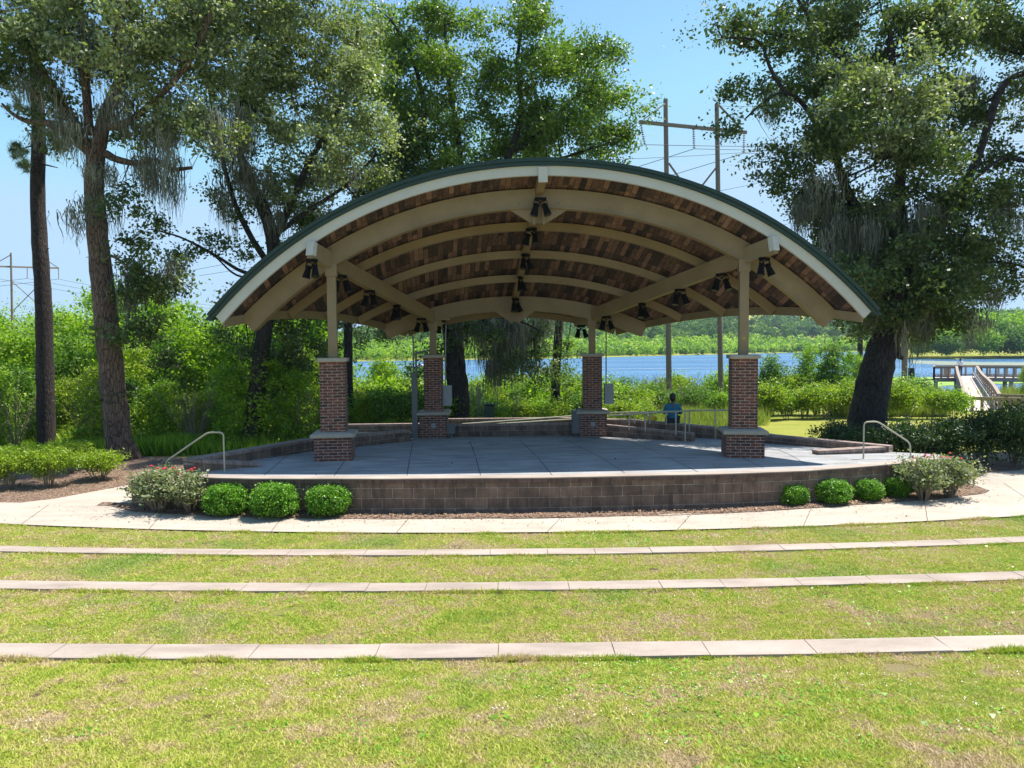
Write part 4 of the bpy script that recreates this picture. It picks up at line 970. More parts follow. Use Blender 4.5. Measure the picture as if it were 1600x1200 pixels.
# ---- broad central tree behind the roof, moss hanging under the rear eave
big_tree('water_oak', 'broad green tree rising behind the middle of the roof, moss hanging beside its thick trunk', 'tree', 28.5,
    [([(718, 668), (716, 620), (710, 560), (706, 500), (708, 440), (712, 380), (716, 330)], .46, .33),
     ([(714, 350), (690, 290), (665, 220), (660, 150), (640, 80), (610, 30)], .17, .05),
     ([(716, 340), (720, 260), (712, 190), (700, 120), (695, 40)], .16, .05),
     ([(716, 350), (770, 290), (800, 230), (815, 170), (808, 100), (818, 30)], .20, .05),
     ([(790, 250), (850, 200, .5), (900, 150, .6), (940, 130, .6)], .10, .04),
     ([(770, 290), (840, 260), (900, 240), (960, 220)], .10, .03),
     ([(690, 290), (630, 250), (590, 200), (560, 170)], .10, .03),
     ([(710, 520), (750, 500, -.6), (800, 498, -.9), (850, 520, -1)], .09, .03)],
    {'leaf_water_oak': [(600, 60, 40), (640, 90, 52), (590, 130, 50), (640, 170, 50), (690, 50, 46), (680, 20, 24, 0, .7), (705, 110, 50), (700, 190, 52), (640, 230, 48), (700, 250, 40), (755, 45, 24, 0, .8), (760, 110, 40), (765, 180, 42), (770, 240, 46), (815, 25, 36, 0, .8), (835, 60, 40), (830, 120, 48), (850, 180, 50), (840, 240, 50), (885, 85, 46), (930, 90, 34), (920, 140, 48), (900, 200, 50), (955, 150, 36), (965, 200, 34, 0, .7), (930, 235, 30), (980, 205, 16, 0, .6), (590, 20, 22, 0, .5), (610, 290, 50), (880, 280, 40), (780, 300, 50), (575, 45, 20, 0, .6)],
     'leaf_oak': [(730, 520, 24, -.6, .8), (760, 530, 26, -.8, .8), (810, 560, 22, -.9, .8), (840, 560, 22, -.8, .7), (800, 590, 18, -.8, .7), (850, 590, 10, -.8, .7), (660, 575, 14, -.6, .9), (685, 540, 14, -.4, .9), (845, 520, 20, -.6, .8)]},
    'dark_bark', None, 41, dens=32, per=56, L=.13, W=.07, sp=.21, moss=[(750, 495, 1.6, 16), (780, 500, 1.9, 18), (810, 500, 1.8, 16), (840, 500, 1.4, 14), (730, 500, 1.3, 10), (790, 540, 1.5, 12), (820, 560, 1.2, 8), (765, 560, 1.2, 8), (675, 250, 1., 4), (665, 170, .9, 3)], yj=1.6)
# ---- slim trunk right of centre
big_tree('water_oak', 'slim ivy-edged dark trunk right of the middle, seen under the rear eave', 'tree', 31.,
    [([(866, 668), (868, 620), (870, 560), (874, 500), (876, 440), (880, 380), (885, 320)], .22, .15), ([(880, 400), (900, 340), (930, 280), (940, 230)], .08, .03), ([(878, 420), (860, 340), (850, 280)], .08, .03)],
    {'leaf_water_oak': [(880, 500, 8, -.2, 1.2), (876, 545, 6, -.2, 1.), (880, 600, 5, -.2, 1.), (900, 320, 50), (860, 330, 50), (930, 270, 40), (920, 400, 40), (860, 420, 30)]},
    'dark_bark', None, 51, dens=26, yj=.8)
# ---- right oak
big_tree('oak_tree', 'huge leaning live oak at the right, thick dark trunk and moss-hung crown', 'tree', 22.6,
    [([(1352, 708), (1355, 660), (1362, 610), (1375, 560), (1388, 515), (1400, 470), (1415, 420)], .62, .36),
     ([(1398, 480), (1375, 420), (1350, 350), (1320, 290), (1305, 240), (1290, 200)], .24, .09),
     ([(1400, 470), (1410, 390), (1405, 310), (1410, 230), (1400, 150), (1390, 60)], .24, .10),
     ([(1405, 440), (1450, 370), (1500, 300, -.5), (1530, 240, -.5), (1570, 130, -.5), (1640, 110, -.6)], .20, .08),
     ([(1395, 180), (1340, 110, -.4), (1290, 75, -.8), (1240, 60, -1), (1190, 50, -1)], .12, .05),
     ([(1300, 240), (1260, 170, -.5), (1230, 145, -.9), (1200, 155, -1), (1165, 185, -1.1)], .10, .025),
     ([(1230, 150, -.9), (1205, 110, -1), (1190, 70, -1.1), (1170, 60, -1.2), (1130, 60, -1.2)], .07, .02),
     ([(1270, 70, -.8), (1260, 20, -1), (1230, -20, -1)], .08, .03),
     ([(1400, 545), (1404, 556, -.3), (1412, 560, -.4)], .16, .05),
     ([(1450, 370), (1490, 400), (1530, 410)], .08, .03),
     ([(1500, 300, -.5), (1560, 250, -.8), (1590, 250, -.8)], .07, .02)],
    {'leaf_oak': [(1140, 30, 24, -1, .9), (1145, 62, 18, -1, .8), (1180, 45, 36, -1, .8), (1220, 80, 38, -1), (1160, 150, 36, -1, .55), (1130, 190, 26, -1, .5), (1200, 130, 30, -1, .6), (1190, 170, 20, -1, .4), (1240, 20, 50), (1290, 50, 60), (1330, 0, 70), (1400, 40, 70), (1460, 60, 60), (1520, 40, 70), (1580, 60, 60), (1590, 130, 40, 0, .8), (1250, 140, 44), (1290, 210, 60), (1240, 250, 46), (1225, 280, 34, 0, .7), (1270, 300, 54), (1300, 350, 52), (1330, 400, 56), (1360, 330, 62), (1400, 400, 64), (1440, 330, 60), (1460, 440, 50), (1500, 400, 52), (1540, 380, 46), (1560, 440, 32, 0, .7), (1330, 450, 48), (1380, 460, 48), (1470, 490, 30, 0, .7), (1420, 480, 40), (1490, 250, 50), (1520, 180, 50), (1540, 300, 44), (1560, 250, 36, 0, .7), (1450, 150, 60), (1480, 330, 50), (1300, 120, 40), (1590, 320, 20, 0, .7), (1490, 450, 40), (1430, 240, 60), (1330, 480, 26, 0, .8), (1440, 520, 20, 0, .6), (1510, 460, 30), (1570, 330, 30, 0, .6), (1580, 410, 20, 0, .6), (1660, 120, 90), (1720, 240, 90), (1650, 300, 60), (1780, 100, 100), (1700, 0, 100), (1690, 400, 60), (1320, 440, 50), (1370, 400, 50), (1430, 430, 50), (1500, 440, 46), (1340, 500, 30), (1395, 500, 34), (1460, 500, 34), (1350, 380, 50), (1440, 370, 50), (1800, 280, 90), (1760, 420, 60, -1)],
     'leaf_silver_sheen': [(1330, 150, 60, -1.2), (1380, 130, 64, -1.2), (1360, 200, 66, -1.4), (1420, 190, 58, -1.4), (1300, 190, 50, -1.2), (1440, 230, 40, -1.3), (1250, 110, 24, -1.2, .7), (1480, 40, 40, -1.)]},
    'dark_bark', None, 61, dens=31, per=58, moss=[(1280, 290, 1.1, 10), (1300, 350, 1.3, 14), (1260, 320, .9, 8), (1340, 360, 1.3, 12), (1380, 330, 1.5, 14), (1420, 380, 1.3, 12), (1450, 330, 1.2, 10), (1480, 420, 1.0, 12), (1415, 490, 1.0, 8), (1370, 500, .7, 3), (1440, 480, 1.0, 10), (1560, 320, .8, 10), (1200, 175, .6, 4), (1510, 120, .7, 6), (1350, 450, 1., 12), (1320, 410, 1.1, 10), (1540, 450, .6, 8), (1590, 340, .7, 6), (1520, 490, .8, 5)], yj=1.7, trunk_n=18)

# ------------------------------------------------------------------ shrubs and saplings
def shrub_proto(name, kind, seed, H, Wd, leaf, n, per, L, Wl, sp, stems=7, stem_mat='twig', dense=True, flowers=0, bare=0., up_=.35):
    rng = np.random.default_rng(seed); pr = random.Random(seed); root = empty(name, (0, 0, 0))
    C = []
    if kind == 'ball':
        d = rng.normal(0, 1, (n, 3)); d /= np.linalg.norm(d, axis=1)[:, None]; d[:, 2] = np.where(d[:, 2] < -.75, -d[:, 2], d[:, 2])
        r = .90 + .05 * rng.normal(0, 1, (n, 1)) + .07 * np.sin(d[:, :1] * 4 + 1.3) * np.cos(d[:, 1:2] * 5 + d[:, 2:3] * 4); fl = np.sign(d) * np.abs(d) ** .82
        C = np.array([0, 0, H / 2 * 1.02]) + fl * r * np.array([Wd / 2, Wd / 2, H / 2]) * .95; C[:, 2] = np.maximum(C[:, 2], .04)
    elif kind == 'tree':
        nb = 9
        for i in range(nb):
            t = i / (nb - 1); z = H * (.16 + .80 * t); rr = Wd / 2 * (.45 + .55 * math.sin(math.pi * (t * .85 + .12))) * pr.uniform(.65, 1.15); a = pr.uniform(0, 6.28); q = Wd * .22 * pr.random() * (1 - t)
            C.append(blob_points(rng, [(math.cos(a) * q, math.sin(a) * q, z, rr, rr, H * .12)], n / nb / (rr * H * .12 + rr * rr * .5)))
        C = np.concatenate(C); C[:, 2] = np.maximum(C[:, 2], .05)
    else:                                        # loose mound
        nb = 7; b = []
        for i in range(nb):
            a = pr.uniform(0, 6.28); q = Wd * .28 * pr.random(); rr = Wd * pr.uniform(.2, .32); b.append((math.cos(a) * q, math.sin(a) * q, H * pr.uniform(.45, .78), rr, rr, H * pr.uniform(.22, .34)))
        C = blob_points(rng, b, n / nb / (Wd * .26 * H * .28 + .03 * Wd * Wd)); C[:, 2] = np.maximum(C[:, 2], .06)
    V, T = leaf_mesh(rng, C, per, sp, L, Wl, up_); V[:, 2] = np.maximum(V[:, 2], .01)
    leaves_obj('foliage', V, T, leaf, root)
    m = MB()
    if kind == 'tree':
        S = limb(m, [(0, 0, -.1), (pr.uniform(-.1, .1), .05, H * .35), (pr.uniform(-.2, .2), 0, H * .7), (0, 0, H * .95)], .012 * H + .02, .012, 6, 4, .05, pr)
        twigs(m, C, S, rng, .35, .006, 2.)
    else:
        for k in range(stems):
            a = pr.uniform(0, 6.28); q = Wd * .32 * pr.uniform(.3, 1.1)
            m.tube([(math.cos(a) * .05 * Wd, math.sin(a) * .05 * Wd, 0), (math.cos(a) * q * .5, math.sin(a) * q * .5, H * .35), (math.cos(a) * q, math.sin(a) * q, H * pr.uniform(.65, .9))], [.014, .010, .005], 5, False)
    m.build('stem', stem_mat, root)
    for k in range(flowers):
        a = pr.uniform(0, 6.28); q = Wd * .24 * pr.random() ** .5
        f = MB(); p = (math.cos(a) * q, math.sin(a) * q - Wd * .08, H * pr.uniform(.84, .97)); f.lathe(p, [(.005, -.012), (.02, -.008), (.025, .008), (.015, .013)], 7); f.lathe(p, [(.003, .0), (.013, .008), (.008, .018)], 6)
        f.build('flower', 'red_petal', root)
    return root
PROTO = {}
def place(key, x, y, rz, s, label, cat, group=None, z=None):
    src, used_ = PROTO[key]
    zz = float(gz(x, y)) if z is None else z
    if not used_:
        PROTO[key][1] = True; src.location = (x, y, zz); src.rotation_euler = (0, 0, rz); src.scale = (s,) * 3 if not hasattr(s, '__len__') else s; tag(src, label, cat, group); return src
    return copy_tree(src, (x, y, zz), rz, s, label, cat, group)
def proto(key, *a, **k): PROTO[key] = [shrub_proto(*a, **k), False]
# clipped round bushes before the front wall
proto('ball', 'round_bush', 'ball', 3, .58, .86, 'leaf_box', 900, 20, .036, .022, .034, up_=.8)
BL = [('left of the three clipped round bushes by the left wall', 352, 806, .95), ('middle of the three clipped round bushes by the left wall, widest', 427, 809, 1.02), ('right of the three clipped round bushes by the left wall', 511, 807, .93)]
BR_ = [('smallest clipped round bush, leftmost of the right-hand row', 1239, 790, .72), ('large clipped round bush, second in the right-hand row', 1303, 788, .82), ('clipped round bush, third in the right-hand row', 1358, 783, .72), ('clipped round bush beside the red-flowered rose, last of the row', 1404, 778, .72)]
for i, (lb, px, py, s) in enumerate(BL + BR_):
    q = PZ(px, py, ZP); place('ball', q[0], q[1] + .12, i * 1.7, (s * 1.05, s, s * (1.05 if i < 3 else 1.0)), lb, 'bush', 'clipped round bushes before the stage wall', ZP)
proto('rose', 'rose_bush', 'mound', 7, .92, 1.25, 'leaf_rose', 270, 14, .048, .032, .06, 34, flowers=5)
for lb, px, py, s, rz in (('sparse pale-leaved rose bush at the far left end of the stage wall', 250, 797, (1.5, 1.1, 1.05), .3), ('rose bush between the far left rose and the round bushes', 300, 799, (1.4, 1.1, 1.0), 2.1)):
    q = PZ(px, py, ZP); place('rose', q[0], q[1] - .05, rz, s, lb, 'rose bush', 'rose bushes at the stage corners', ZP)
for lb, px, py, s, rz in (('rose bush with red blooms beside the last right-hand round bush', 1447, 783, (1.3, 1.1, 1.1), 1.0), ('rightmost rose bush with red blooms beside the shaded path', 1488, 778, (1.2, 1.1, 1.05), 4.0)):
    q = PZ(px, py, ZP); place('rose', q[0], q[1] + .1, rz, s, lb, 'rose bush', 'rose bushes at the stage corners', ZP)
# shrubs at the left by the mulch
proto('azalea', 'shrub', 'mound', 13, 1.15, 1.7, 'leaf_yellow', 260, 24, .06, .032, .09, 10)
for lb, px, py, Y, s in (('shrub cut by the left edge of the picture', 14, 760, 16.9, (1.05, .9, .9)), ('widest green shrub below the pine at the left', 76, 758, 17.1, (.95, .9, .9)), ('low yellow-green shrub at the foot of the left oak', 155, 756, 17.9, (1.05, .9, .68)), ('small shrub between the two left trunks', 112, 745, 19.0, (.7, .7, .8))):
    q = PY(px, py, Y); place('azalea', q[0], Y, px * .1, s, lb, 'shrub', 'shrubs on the left mulch bed', -.74)
# dark hedge at the right
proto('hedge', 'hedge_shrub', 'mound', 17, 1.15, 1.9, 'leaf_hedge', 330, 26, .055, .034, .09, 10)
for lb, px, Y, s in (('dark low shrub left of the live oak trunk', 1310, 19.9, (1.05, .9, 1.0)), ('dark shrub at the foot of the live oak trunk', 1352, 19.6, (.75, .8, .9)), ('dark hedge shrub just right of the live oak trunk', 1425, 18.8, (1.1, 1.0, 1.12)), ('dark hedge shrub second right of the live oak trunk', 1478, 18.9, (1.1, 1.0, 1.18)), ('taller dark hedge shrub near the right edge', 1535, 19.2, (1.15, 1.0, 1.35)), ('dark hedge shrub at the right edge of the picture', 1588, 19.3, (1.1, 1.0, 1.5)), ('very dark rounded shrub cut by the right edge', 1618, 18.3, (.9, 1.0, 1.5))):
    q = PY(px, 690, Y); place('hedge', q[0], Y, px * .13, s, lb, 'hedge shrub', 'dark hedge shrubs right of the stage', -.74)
# bright thicket: saplings left and behind
proto('sapA', 'sapling_tree', 'tree', 23, 5.0, 3.4, 'leaf_bright', 190, 40, .13, .085, .2)
proto('sapB', 'sapling_tree', 'tree', 24, 4.6, 3.0, 'leaf_mid', 170, 40, .14, .09, .2)
proto('sapC', 'sapling_tree', 'tree', 25, 4.0, 3.2, 'leaf_yellow', 180, 38, .12, .075, .2)
KN = {'sapA': 'bright green', 'sapB': 'deeper green', 'sapC': 'yellow-green'}
rg = random.Random(77)
rows = [('front row', 25.8, -250, 640, 52, .62, 648), ('second row', 29.0, -200, 620, 50, .86, 0), ('third row', 33.5, -180, 600, 58, 1.05, 0), ('back row', 39.5, -160, 640, 64, 1.25, 0)]
for rn, Y, x0, x1, st, hs, _ in rows:
    x = x0; k = 0
    while x < x1:
        key = rg.choice(['sapA', 'sapB', 'sapB', 'sapA', 'sapC']); yy = Y + rg.uniform(-1.2, 1.2)
        sc_ = hs * rg.uniform(.82, 1.12)
        if x > 500: sc_ *= .62
        if x > 590: sc_ *= .7
        q = PY(x + rg.uniform(-14, 14), 600, yy)
        if x > -20:
            place(key, q[0], yy, rg.uniform(0, 6), (sc_ * 1.05, sc_, sc_ * rg.uniform(.9, 1.1)), '%s sapling, %s from left in the left thicket %s' % (KN[key], ORD[min(k, 19)], rn), 'sapling', 'saplings in the thicket left of the pavilion'); k += 1
        x += st * rg.uniform(.8, 1.2)
# shrubs between the pavilion and the lake
proto('bushA', 'wild_shrub', 'mound', 33, 1.9, 2.6, 'leaf_yellow', 150, 34, .11, .055, .17, 8)
proto('bushB', 'wild_shrub', 'mound', 34, 1.8, 2.4, 'leaf_bright', 150, 34, .11, .055, .17, 8)
proto('bushC', 'wild_shrub', 'mound', 35, 2.1, 2.2, 'leaf_mid', 110, 30, .10, .05, .2, 14)
KB = {'bushA': 'yellow-green', 'bushB': 'bright green', 'bushC': 'dull green'}
def bush_row(rn, Y, x0, x1, st, hs, where, ch, group='wild shrubs between the pavilion and the lake'):
    x = x0; k = 0
    while x < x1:
        key = rg.choice(ch); yy = Y + rg.uniform(-1, 1); q = PY(x, 600, yy); s = hs * rg.uniform(.8, 1.15)
        place(key, q[0], yy, rg.uniform(0, 6), (s * 1.1, s, s), '%s shrub, %s from left, %s %s' % (KB[key], ORD[min(k, 19)], rn, where), 'wild shrub', group); k += 1
        x += st * rg.uniform(.8, 1.2)
bush_row('nearest row', 27.5, 556, 700, 34, .95, 'behind the left rear pillar', ['bushA', 'bushB', 'bushC'])
bush_row('second row', 33, 560, 720, 36, 1.3, 'behind the left rear pillar', ['bushA', 'bushB'])
bush_row('nearest row', 31, 735, 1010, 38, .85, 'behind the middle of the stage', ['bushA', 'bushB', 'bushA', 'bushC'])
bush_row('second row', 38, 730, 1010, 38, 1.2, 'behind the middle of the stage', ['bushA', 'bushB', 'bushC'])
bush_row('third row', 46, 600, 1130, 52, 1.35, 'toward the lake behind the stage', ['bushA', 'bushC', 'bushC', 'bushB'])
bush_row('lakeside row', 40, 1020, 1180, 36, .85, 'beside the two utility poles', ['bushC', 'bushB', 'bushC'])
bush_row('lawn-side row', 38.5, 1190, 1510, 33, 1.0, 'beyond the right lawn', ['bushA', 'bushA', 'bushB'])
bush_row('back row', 43, 1190, 1440, 44, 1.25, 'beyond the right lawn', ['bushA', 'bushB', 'bushC'])
for lb, px, Y, s, key in (('tall loose willow-like shrub between the right front pillar and the oak', 1300, 41, (.85, .8, .86), 'sapB'), ('tall loose shrub left of the willow-like one beyond the lawn', 1262, 43, (.7, .7, .78), 'sapA'), ('pale sapling just right of the right front pillar', 1205, 42, (.75, .7, .72), 'sapB'), ('pale low sapling behind the oak trunk', 1335, 43, (.7, .7, .72), 'sapA'), ('small sapling growing by the dark piling', 1412, 50, (.3, .3, .45), 'sapB'), ('leafy sapling at the right edge by the pier', 1604, 50, (.4, .4, .66), 'sapC')):
    q = PY(px, 600, Y); place(key, q[0], Y, px, s, lb, 'sapling')
# bare twiggy shrubs in front of the lake
def bare_shrub(px, Y, H, seed, label):
    pr = random.Random(seed); q = PY(px, 600, Y); root = empty('bare_shrub', (q[0], Y, float(gz(q[0], Y))), 0, label, 'bare shrub', 'leafless shrubs near the poles'); m = MB()
    for k in range(26):
        a = pr.uniform(0, 6.28); r = pr.uniform(.1, 1.) * .5 * H; h = H * pr.uniform(.6, 1)
        p = [(0, 0, 0), (math.cos(a) * r * .4, math.sin(a) * r * .4, h * .4), (math.cos(a) * r * .8, math.sin(a) * r * .8, h * .8), (math.cos(a) * r, math.sin(a) * r, h)]
        m.tube(p, [.018, .012, .008, .004], 4, False)
        for j in range(4):
            t = pr.uniform(.3, .9); c = Vector(p[0]).lerp(Vector(p[3]), t); m.tube([c, c + Vector((pr.uniform(-.3, .3), pr.uniform(-.3, .3), pr.uniform(.1, .4)))], [.007, .003], 3, False)
    m.build('stem', 'twig', root)
for i, (px, Y, H) in enumerate(((1015, 40, 2.5), (1030, 42, 2.6), (1065, 40, 2.3), (1085, 41, 2.6), (1000, 43, 2.2), (1222, 43, 3.0), (1245, 45, 2.6))):
    bare_shrub(px, Y, H, i, ['leafless grey shrub left of the left utility pole', 'tallest leafless shrub behind the left utility pole', 'leafless shrub right of the seated person', 'leafless shrub between the two utility poles', 'farthest-left leafless shrub by the right rear pillar', 'leafless stems just right of the right front pillar', 'leafless stems left of the willow-like shrub'][i])
# reeds and undergrowth (stuff)
def reeds(name, label, spots, n, h, mat, w=.02, seed=0):
    rng = np.random.default_rng(seed); V = []; T = []
    for (x0, x1, y0, y1) in spots:
        y = rng.uniform(y0, y1, n); u = rng.uniform(x0, x1, n); x = u * y
        z = gz(x, y); clump = vnoise(x * .7, y * .7, 3); hh = h * (.3 + clump) * rng.uniform(.6, 1.2, n)
        a = rng.uniform(0, 6.28, n); ww = w * rng.uniform(.6, 1.4, n); ln = rng.normal(0, .28, (n, 2)) * hh[:, None]
        A = np.stack([x - np.cos(a) * ww, y - np.sin(a) * ww, z], -1); B = np.stack([x + np.cos(a) * ww, y + np.sin(a) * ww, z], -1)
        D = np.stack([x + ln[:, 0], y + ln[:, 1], z + hh], -1); V.append(np.stack([A, B, D], 1).reshape(-1, 3)); T.append(rng.uniform(0, 1, n))
    V = np.concatenate(V); o = mk(name, V, np.arange(len(V)).reshape(-1, 3), mat, tint=np.concatenate(T)); tag(o, label, None, None, 'stuff')
reeds('undergrowth', 'tangled leafy undergrowth under the left thicket', [(-.8, -.17, 23.2, 27), (-.8, -.15, 27, 42)], 42000, .6, 'leaf_bright', .035, 1)
reeds('reeds', 'pale green reeds and weeds toward the lake shore', [(-.15, .16, 24.5, 34), (-.1, .36, 34, 58), (.16, .34, 30, 36), (.45, .61, 39.5, 44)], 26000, .8, 'leaf_reed', .025, 2)
reeds('marsh_grass', 'bright marsh grass beside the pier', [(.5, .61, 46, 58), (.30, .58, 54, 60), (.66, .9, 50, 58)], 16000, 1.0, 'leaf_reed', .03, 3)

# far woods (stuff) and the nearer right bank trees (individuals)
def woods(name, label, bands, mat, seed, leaf=.8, per=150):
    rng = np.random.default_rng(seed); C = []; S = []
    for (u0, u1, d0, d1, n, h0, h1) in bands:
        u = rng.uniform(u0, u1, n); d = d0 + (d1 - d0) * rng.uniform(0, 1, n); y = far_shore(u) + d; x = u * y
        h = rng.uniform(h0, h1, n); C.append(np.stack([x, y, gz(x, y) + h * .52], -1)); S.append(np.stack([h * rng.uniform(.38, .55, n), h * .4, h * .47], -1))
    C = np.concatenate(C); S = np.concatenate(S); n = len(C)
    d = rng.normal(0, 1, (n, per, 3)); d /= np.linalg.norm(d, axis=2)[:, :, None]
    lump = 1 + .22 * np.sin(d[:, :, 0:1] * 5 + rng.uniform(0, 6, (n, 1, 1))) * np.cos(d[:, :, 2:3] * 6 + rng.uniform(0, 6, (n, 1, 1)))
    P = (C[:, None, :] + d * S[:, None, :] * lump * rng.uniform(.75, 1.05, (n, per, 1))).reshape(-1, 3)
    dist = np.repeat(np.clip(C[:, 1] / 250, .45, 3), per)[:, None]
    N = len(P); dd = rng.normal(0, 1, (N, 3)); dd /= np.linalg.norm(dd, axis=1)[:, None]; nr = d.reshape(-1, 3) + rng.normal(0, .5, (N, 3)); wv = np.cross(dd, nr); wv /= np.linalg.norm(wv, axis=1)[:, None]
    L = leaf * dist * rng.uniform(.6, 1.3, (N, 1))
    V = np.stack([P - dd * L * .6, P + wv * L * .45, P + dd * L * .6, P - wv * L * .45], 1).reshape(-1, 3)
    T = np.clip(np.repeat(rng.uniform(0, 1, n), per) * .6 + rng.uniform(0, .4, N), 0, 1)
    o = mk(name, V, np.arange(len(V)).reshape(-1, 4), mat, tint=T); tag(o, label, None, None, 'stuff')
woods('far_woods', 'low bright scrub along the far shore of the lake', [(-.33, .53, 3, 30, 520, 2.5, 5.), (-.33, .53, 22, 90, 560, 4, 7.5)], 'leaf_bright', 1, .6, 110)
woods('far_woods', 'darker wooded ridge beyond the far shore', [(-.33, .55, 90, 260, 620, 6, 10), (-.33, .8, 260, 700, 700, 8, 13)], 'leaf_far', 2, .8, 110)
woods('far_woods', 'wood rising behind the left thicket under the sky', [(-.95, -.30, 45, 120, 200, 8.5, 13.5)], 'leaf_bright', 3, .55, 330)
woods('far_woods', 'distant wooded slope far behind the right bank trees', [(.53, 1.1, 150, 420, 420, 10, 15)], 'leaf_far', 4, .8, 120)
proto('bankA', 'bank_tree', 'mound', 43, 10, 12, 'leaf_bright', 330, 46, .55, .34, .85, 5)
proto('bankB', 'bank_tree', 'mound', 44, 10, 12, 'leaf_mid', 330, 46, .55, .34, .85, 5)
for i, (px, dY, s, key) in enumerate(((1432, 6, .62, 'bankA'), (1462, 14, .95, 'bankA'), (1480, 6, .75, 'bankB'), (1512, 12, 1.0, 'bankA'), (1540, 5, .8, 'bankA'), (1566, 14, 1.15, 'bankB'), (1590, 6, .95, 'bankB'), (1612, 12, 1.2, 'bankA'), (1640, 8, 1.1, 'bankB'), (1445, 26, 1.05, 'bankB'), (1495, 28, 1.2, 'bankA'), (1550, 30, 1.3, 'bankA'), (1600, 30, 1.4, 'bankA'))):
    u = (px - 800) / F_PX; Y = float(far_shore(u)) + dY * .8 - 1.5
    place(key, u * Y, Y, i * 1.3, (s * .9, s, s), '%s tree, %s from left in the far right bank %s row' % ('bright green' if key == 'bankA' else 'dark green', ORD[i if i < 9 else i - 9], 'front' if i < 9 else 'back'), 'bank tree', 'trees on the far right bank')

# ------------------------------------------------------------------ utility poles and wires
def pole_px(pxt, pyt, pxb, Y, r0, r1, zb=None):
    T = PY(pxt, pyt, Y); b = PY(pxb, 640, Y); z = float(gz(b[0], Y)) if zb is None else zb
    return Vector((b[0], Y, z - .3)), Vector(T)
hf = empty('pylon', PY(1046, 655, 42), 0, 'wooden two-pole power pylon with crossarm behind the roof at the right', 'power pylon'); O = hf.location.copy()
def part(mb, name, mat, root, smooth=False):
    mb.v = [tuple(Vector(v) - root.location) for v in mb.v]; return mb.build(name, mat, root, smooth)
A0, A1 = pole_px(1040, 155, 1046, 42, .2, .14); B0, B1 = pole_px(1120, 163, 1127, 43.4, .2, .14)
part(MB().tube([A0, A1], [.17, .13], 12), 'pole', 'wood_pole', hf, True); part(MB().tube([B0, B1], [.17, .13], 12), 'pole', 'wood_pole', hf, True)
part(MB().beam(PY(999, 190.5, 41.2), PY(1166, 207, 44.1), .16, .18), 'crossarm', 'wood_pole', hf)
part(MB().beam(PY(1006, 186, 41.2), PY(1039, 162, 41.85), .07, .09), 'brace', 'fascia', hf); part(MB().beam(PY(1045, 255, 42), PY(1066, 285, 42.3), .07, .09), 'brace', 'wood_pole', hf)
part(MB().beam(PY(1119, 262, 43.3), PY(1097, 290, 43), .07, .09), 'brace', 'wood_pole', hf); part(MB().beam(PY(1122, 163, 43.4), PY(1160, 203, 44.), .07, .09), 'brace', 'wood_pole', hf)
part(MB().beam(PY(1066, 285, 42.3), PY(1118, 372, 43.2), .07, .09), 'brace', 'wood_pole', hf); part(MB().beam(PY(1097, 290, 43), PY(1048, 372, 42.), .07, .09), 'brace', 'wood_pole', hf)
INS = []
for (a, b, Y) in (((1001, 194), (1007.5, 226), 41.2), ((1083.5, 200), (1084.5, 232.5), 42.6), ((1162.5, 206), (1162, 239.5), 44.0)):
    P = Vector(PY(*a, Y)); Q = Vector(PY(*b, Y)); m = MB(); m.tube([P, Q], .018, 6); d = Q - P
    for k in range(9):
        c = P + d * ((k + .8) / 9.4); m.lathe(tuple(c), [(.02, .03), (.085, .012), (.085, -.004), (.02, -.012)], 10)
    part(m, 'insulator', 'insulator', hf); INS.append(Q)
def wire(a, b, sag, label, r=.018, n=28):
    a, b = Vector(a), Vector(b); P = [a.lerp(b, i / n) - Vector((0, 0, sag * 4 * (i / n) * (1 - i / n))) for i in range(n + 1)]
    m = MB(); m.tube([p - a for p in P], r, 5, False); o = m.build('power_line', 'wire', loc=a); tag(o, label, 'power line', 'overhead power lines'); return o
# distant pylon at the left
Yd = 112.; lf = empty('pylon', PY(17, 540, Yd), 0, 'distant two-pole power pylon with crossed braces behind the left pine', 'power pylon')
part(MB().tube([PY(20, 545, Yd), PY(17, 395, Yd)], [.2, .13], 8), 'pole', 'wood_pole', lf); part(MB().tube([PY(66, 545, Yd + 4), PY(64, 397, Yd + 4)], [.2, .13], 8), 'pole', 'wood_pole', lf)
part(MB().beam(PY(-14, 416, Yd - 2), PY(92, 419, Yd + 6), .2, .25), 'crossarm', 'wood_pole', lf)
for a, b in (((17, 398), (-12, 415)), ((64, 400), (90, 418)), ((19, 440), (62, 478)), ((64, 442), (21, 485))): part(MB().beam(PY(*a, Yd), PY(*b, Yd), .08, .1), 'brace', 'wood_pole', lf)
LI = []
for a, b in (((-10, 417), (-10, 434)), ((42.5, 419), (42.5, 435)), ((91.5, 420), (91.5, 436))):
    m = MB(); P = Vector(PY(*a, Yd)); Q = Vector(PY(*b, Yd)); m.tube([P, Q], .06, 6); part(m, 'insulator', 'insulator', lf); LI.append(Q)
for q, l, nm in zip(INS, LI, ('left', 'middle', 'right')):
    wire(q, (q.x - 40, q.y + 25, q.z - 4.6), .8, 'conductor running down-left from the %s insulator of the near pylon' % nm)
    wire(q, (q.x + 60, q.y - 3, q.z + 3.5), 1.6, 'conductor running right from the %s insulator of the near pylon' % nm)
wire(A1 - Vector((0, 0, .1)), (A1.x - 40, A1.y + 25, A1.z - 5.5), .7, 'thin wire running left from the top of the near pylon', .012)
wire(B1 - Vector((0, 0, .1)), (B1.x + 60, B1.y - 3, B1.z + 2.2), 1.2, 'thin wire running right from the top of the near pylon', .012)
wire(PY(930, 250, 60), PY(1600, 190, 56), .5, 'upper far conductor crossing behind the near pylon')
wire(PY(1010, 318, 66), PY(1640, 160, 60), .8, 'lower far conductor crossing behind the near pylon')
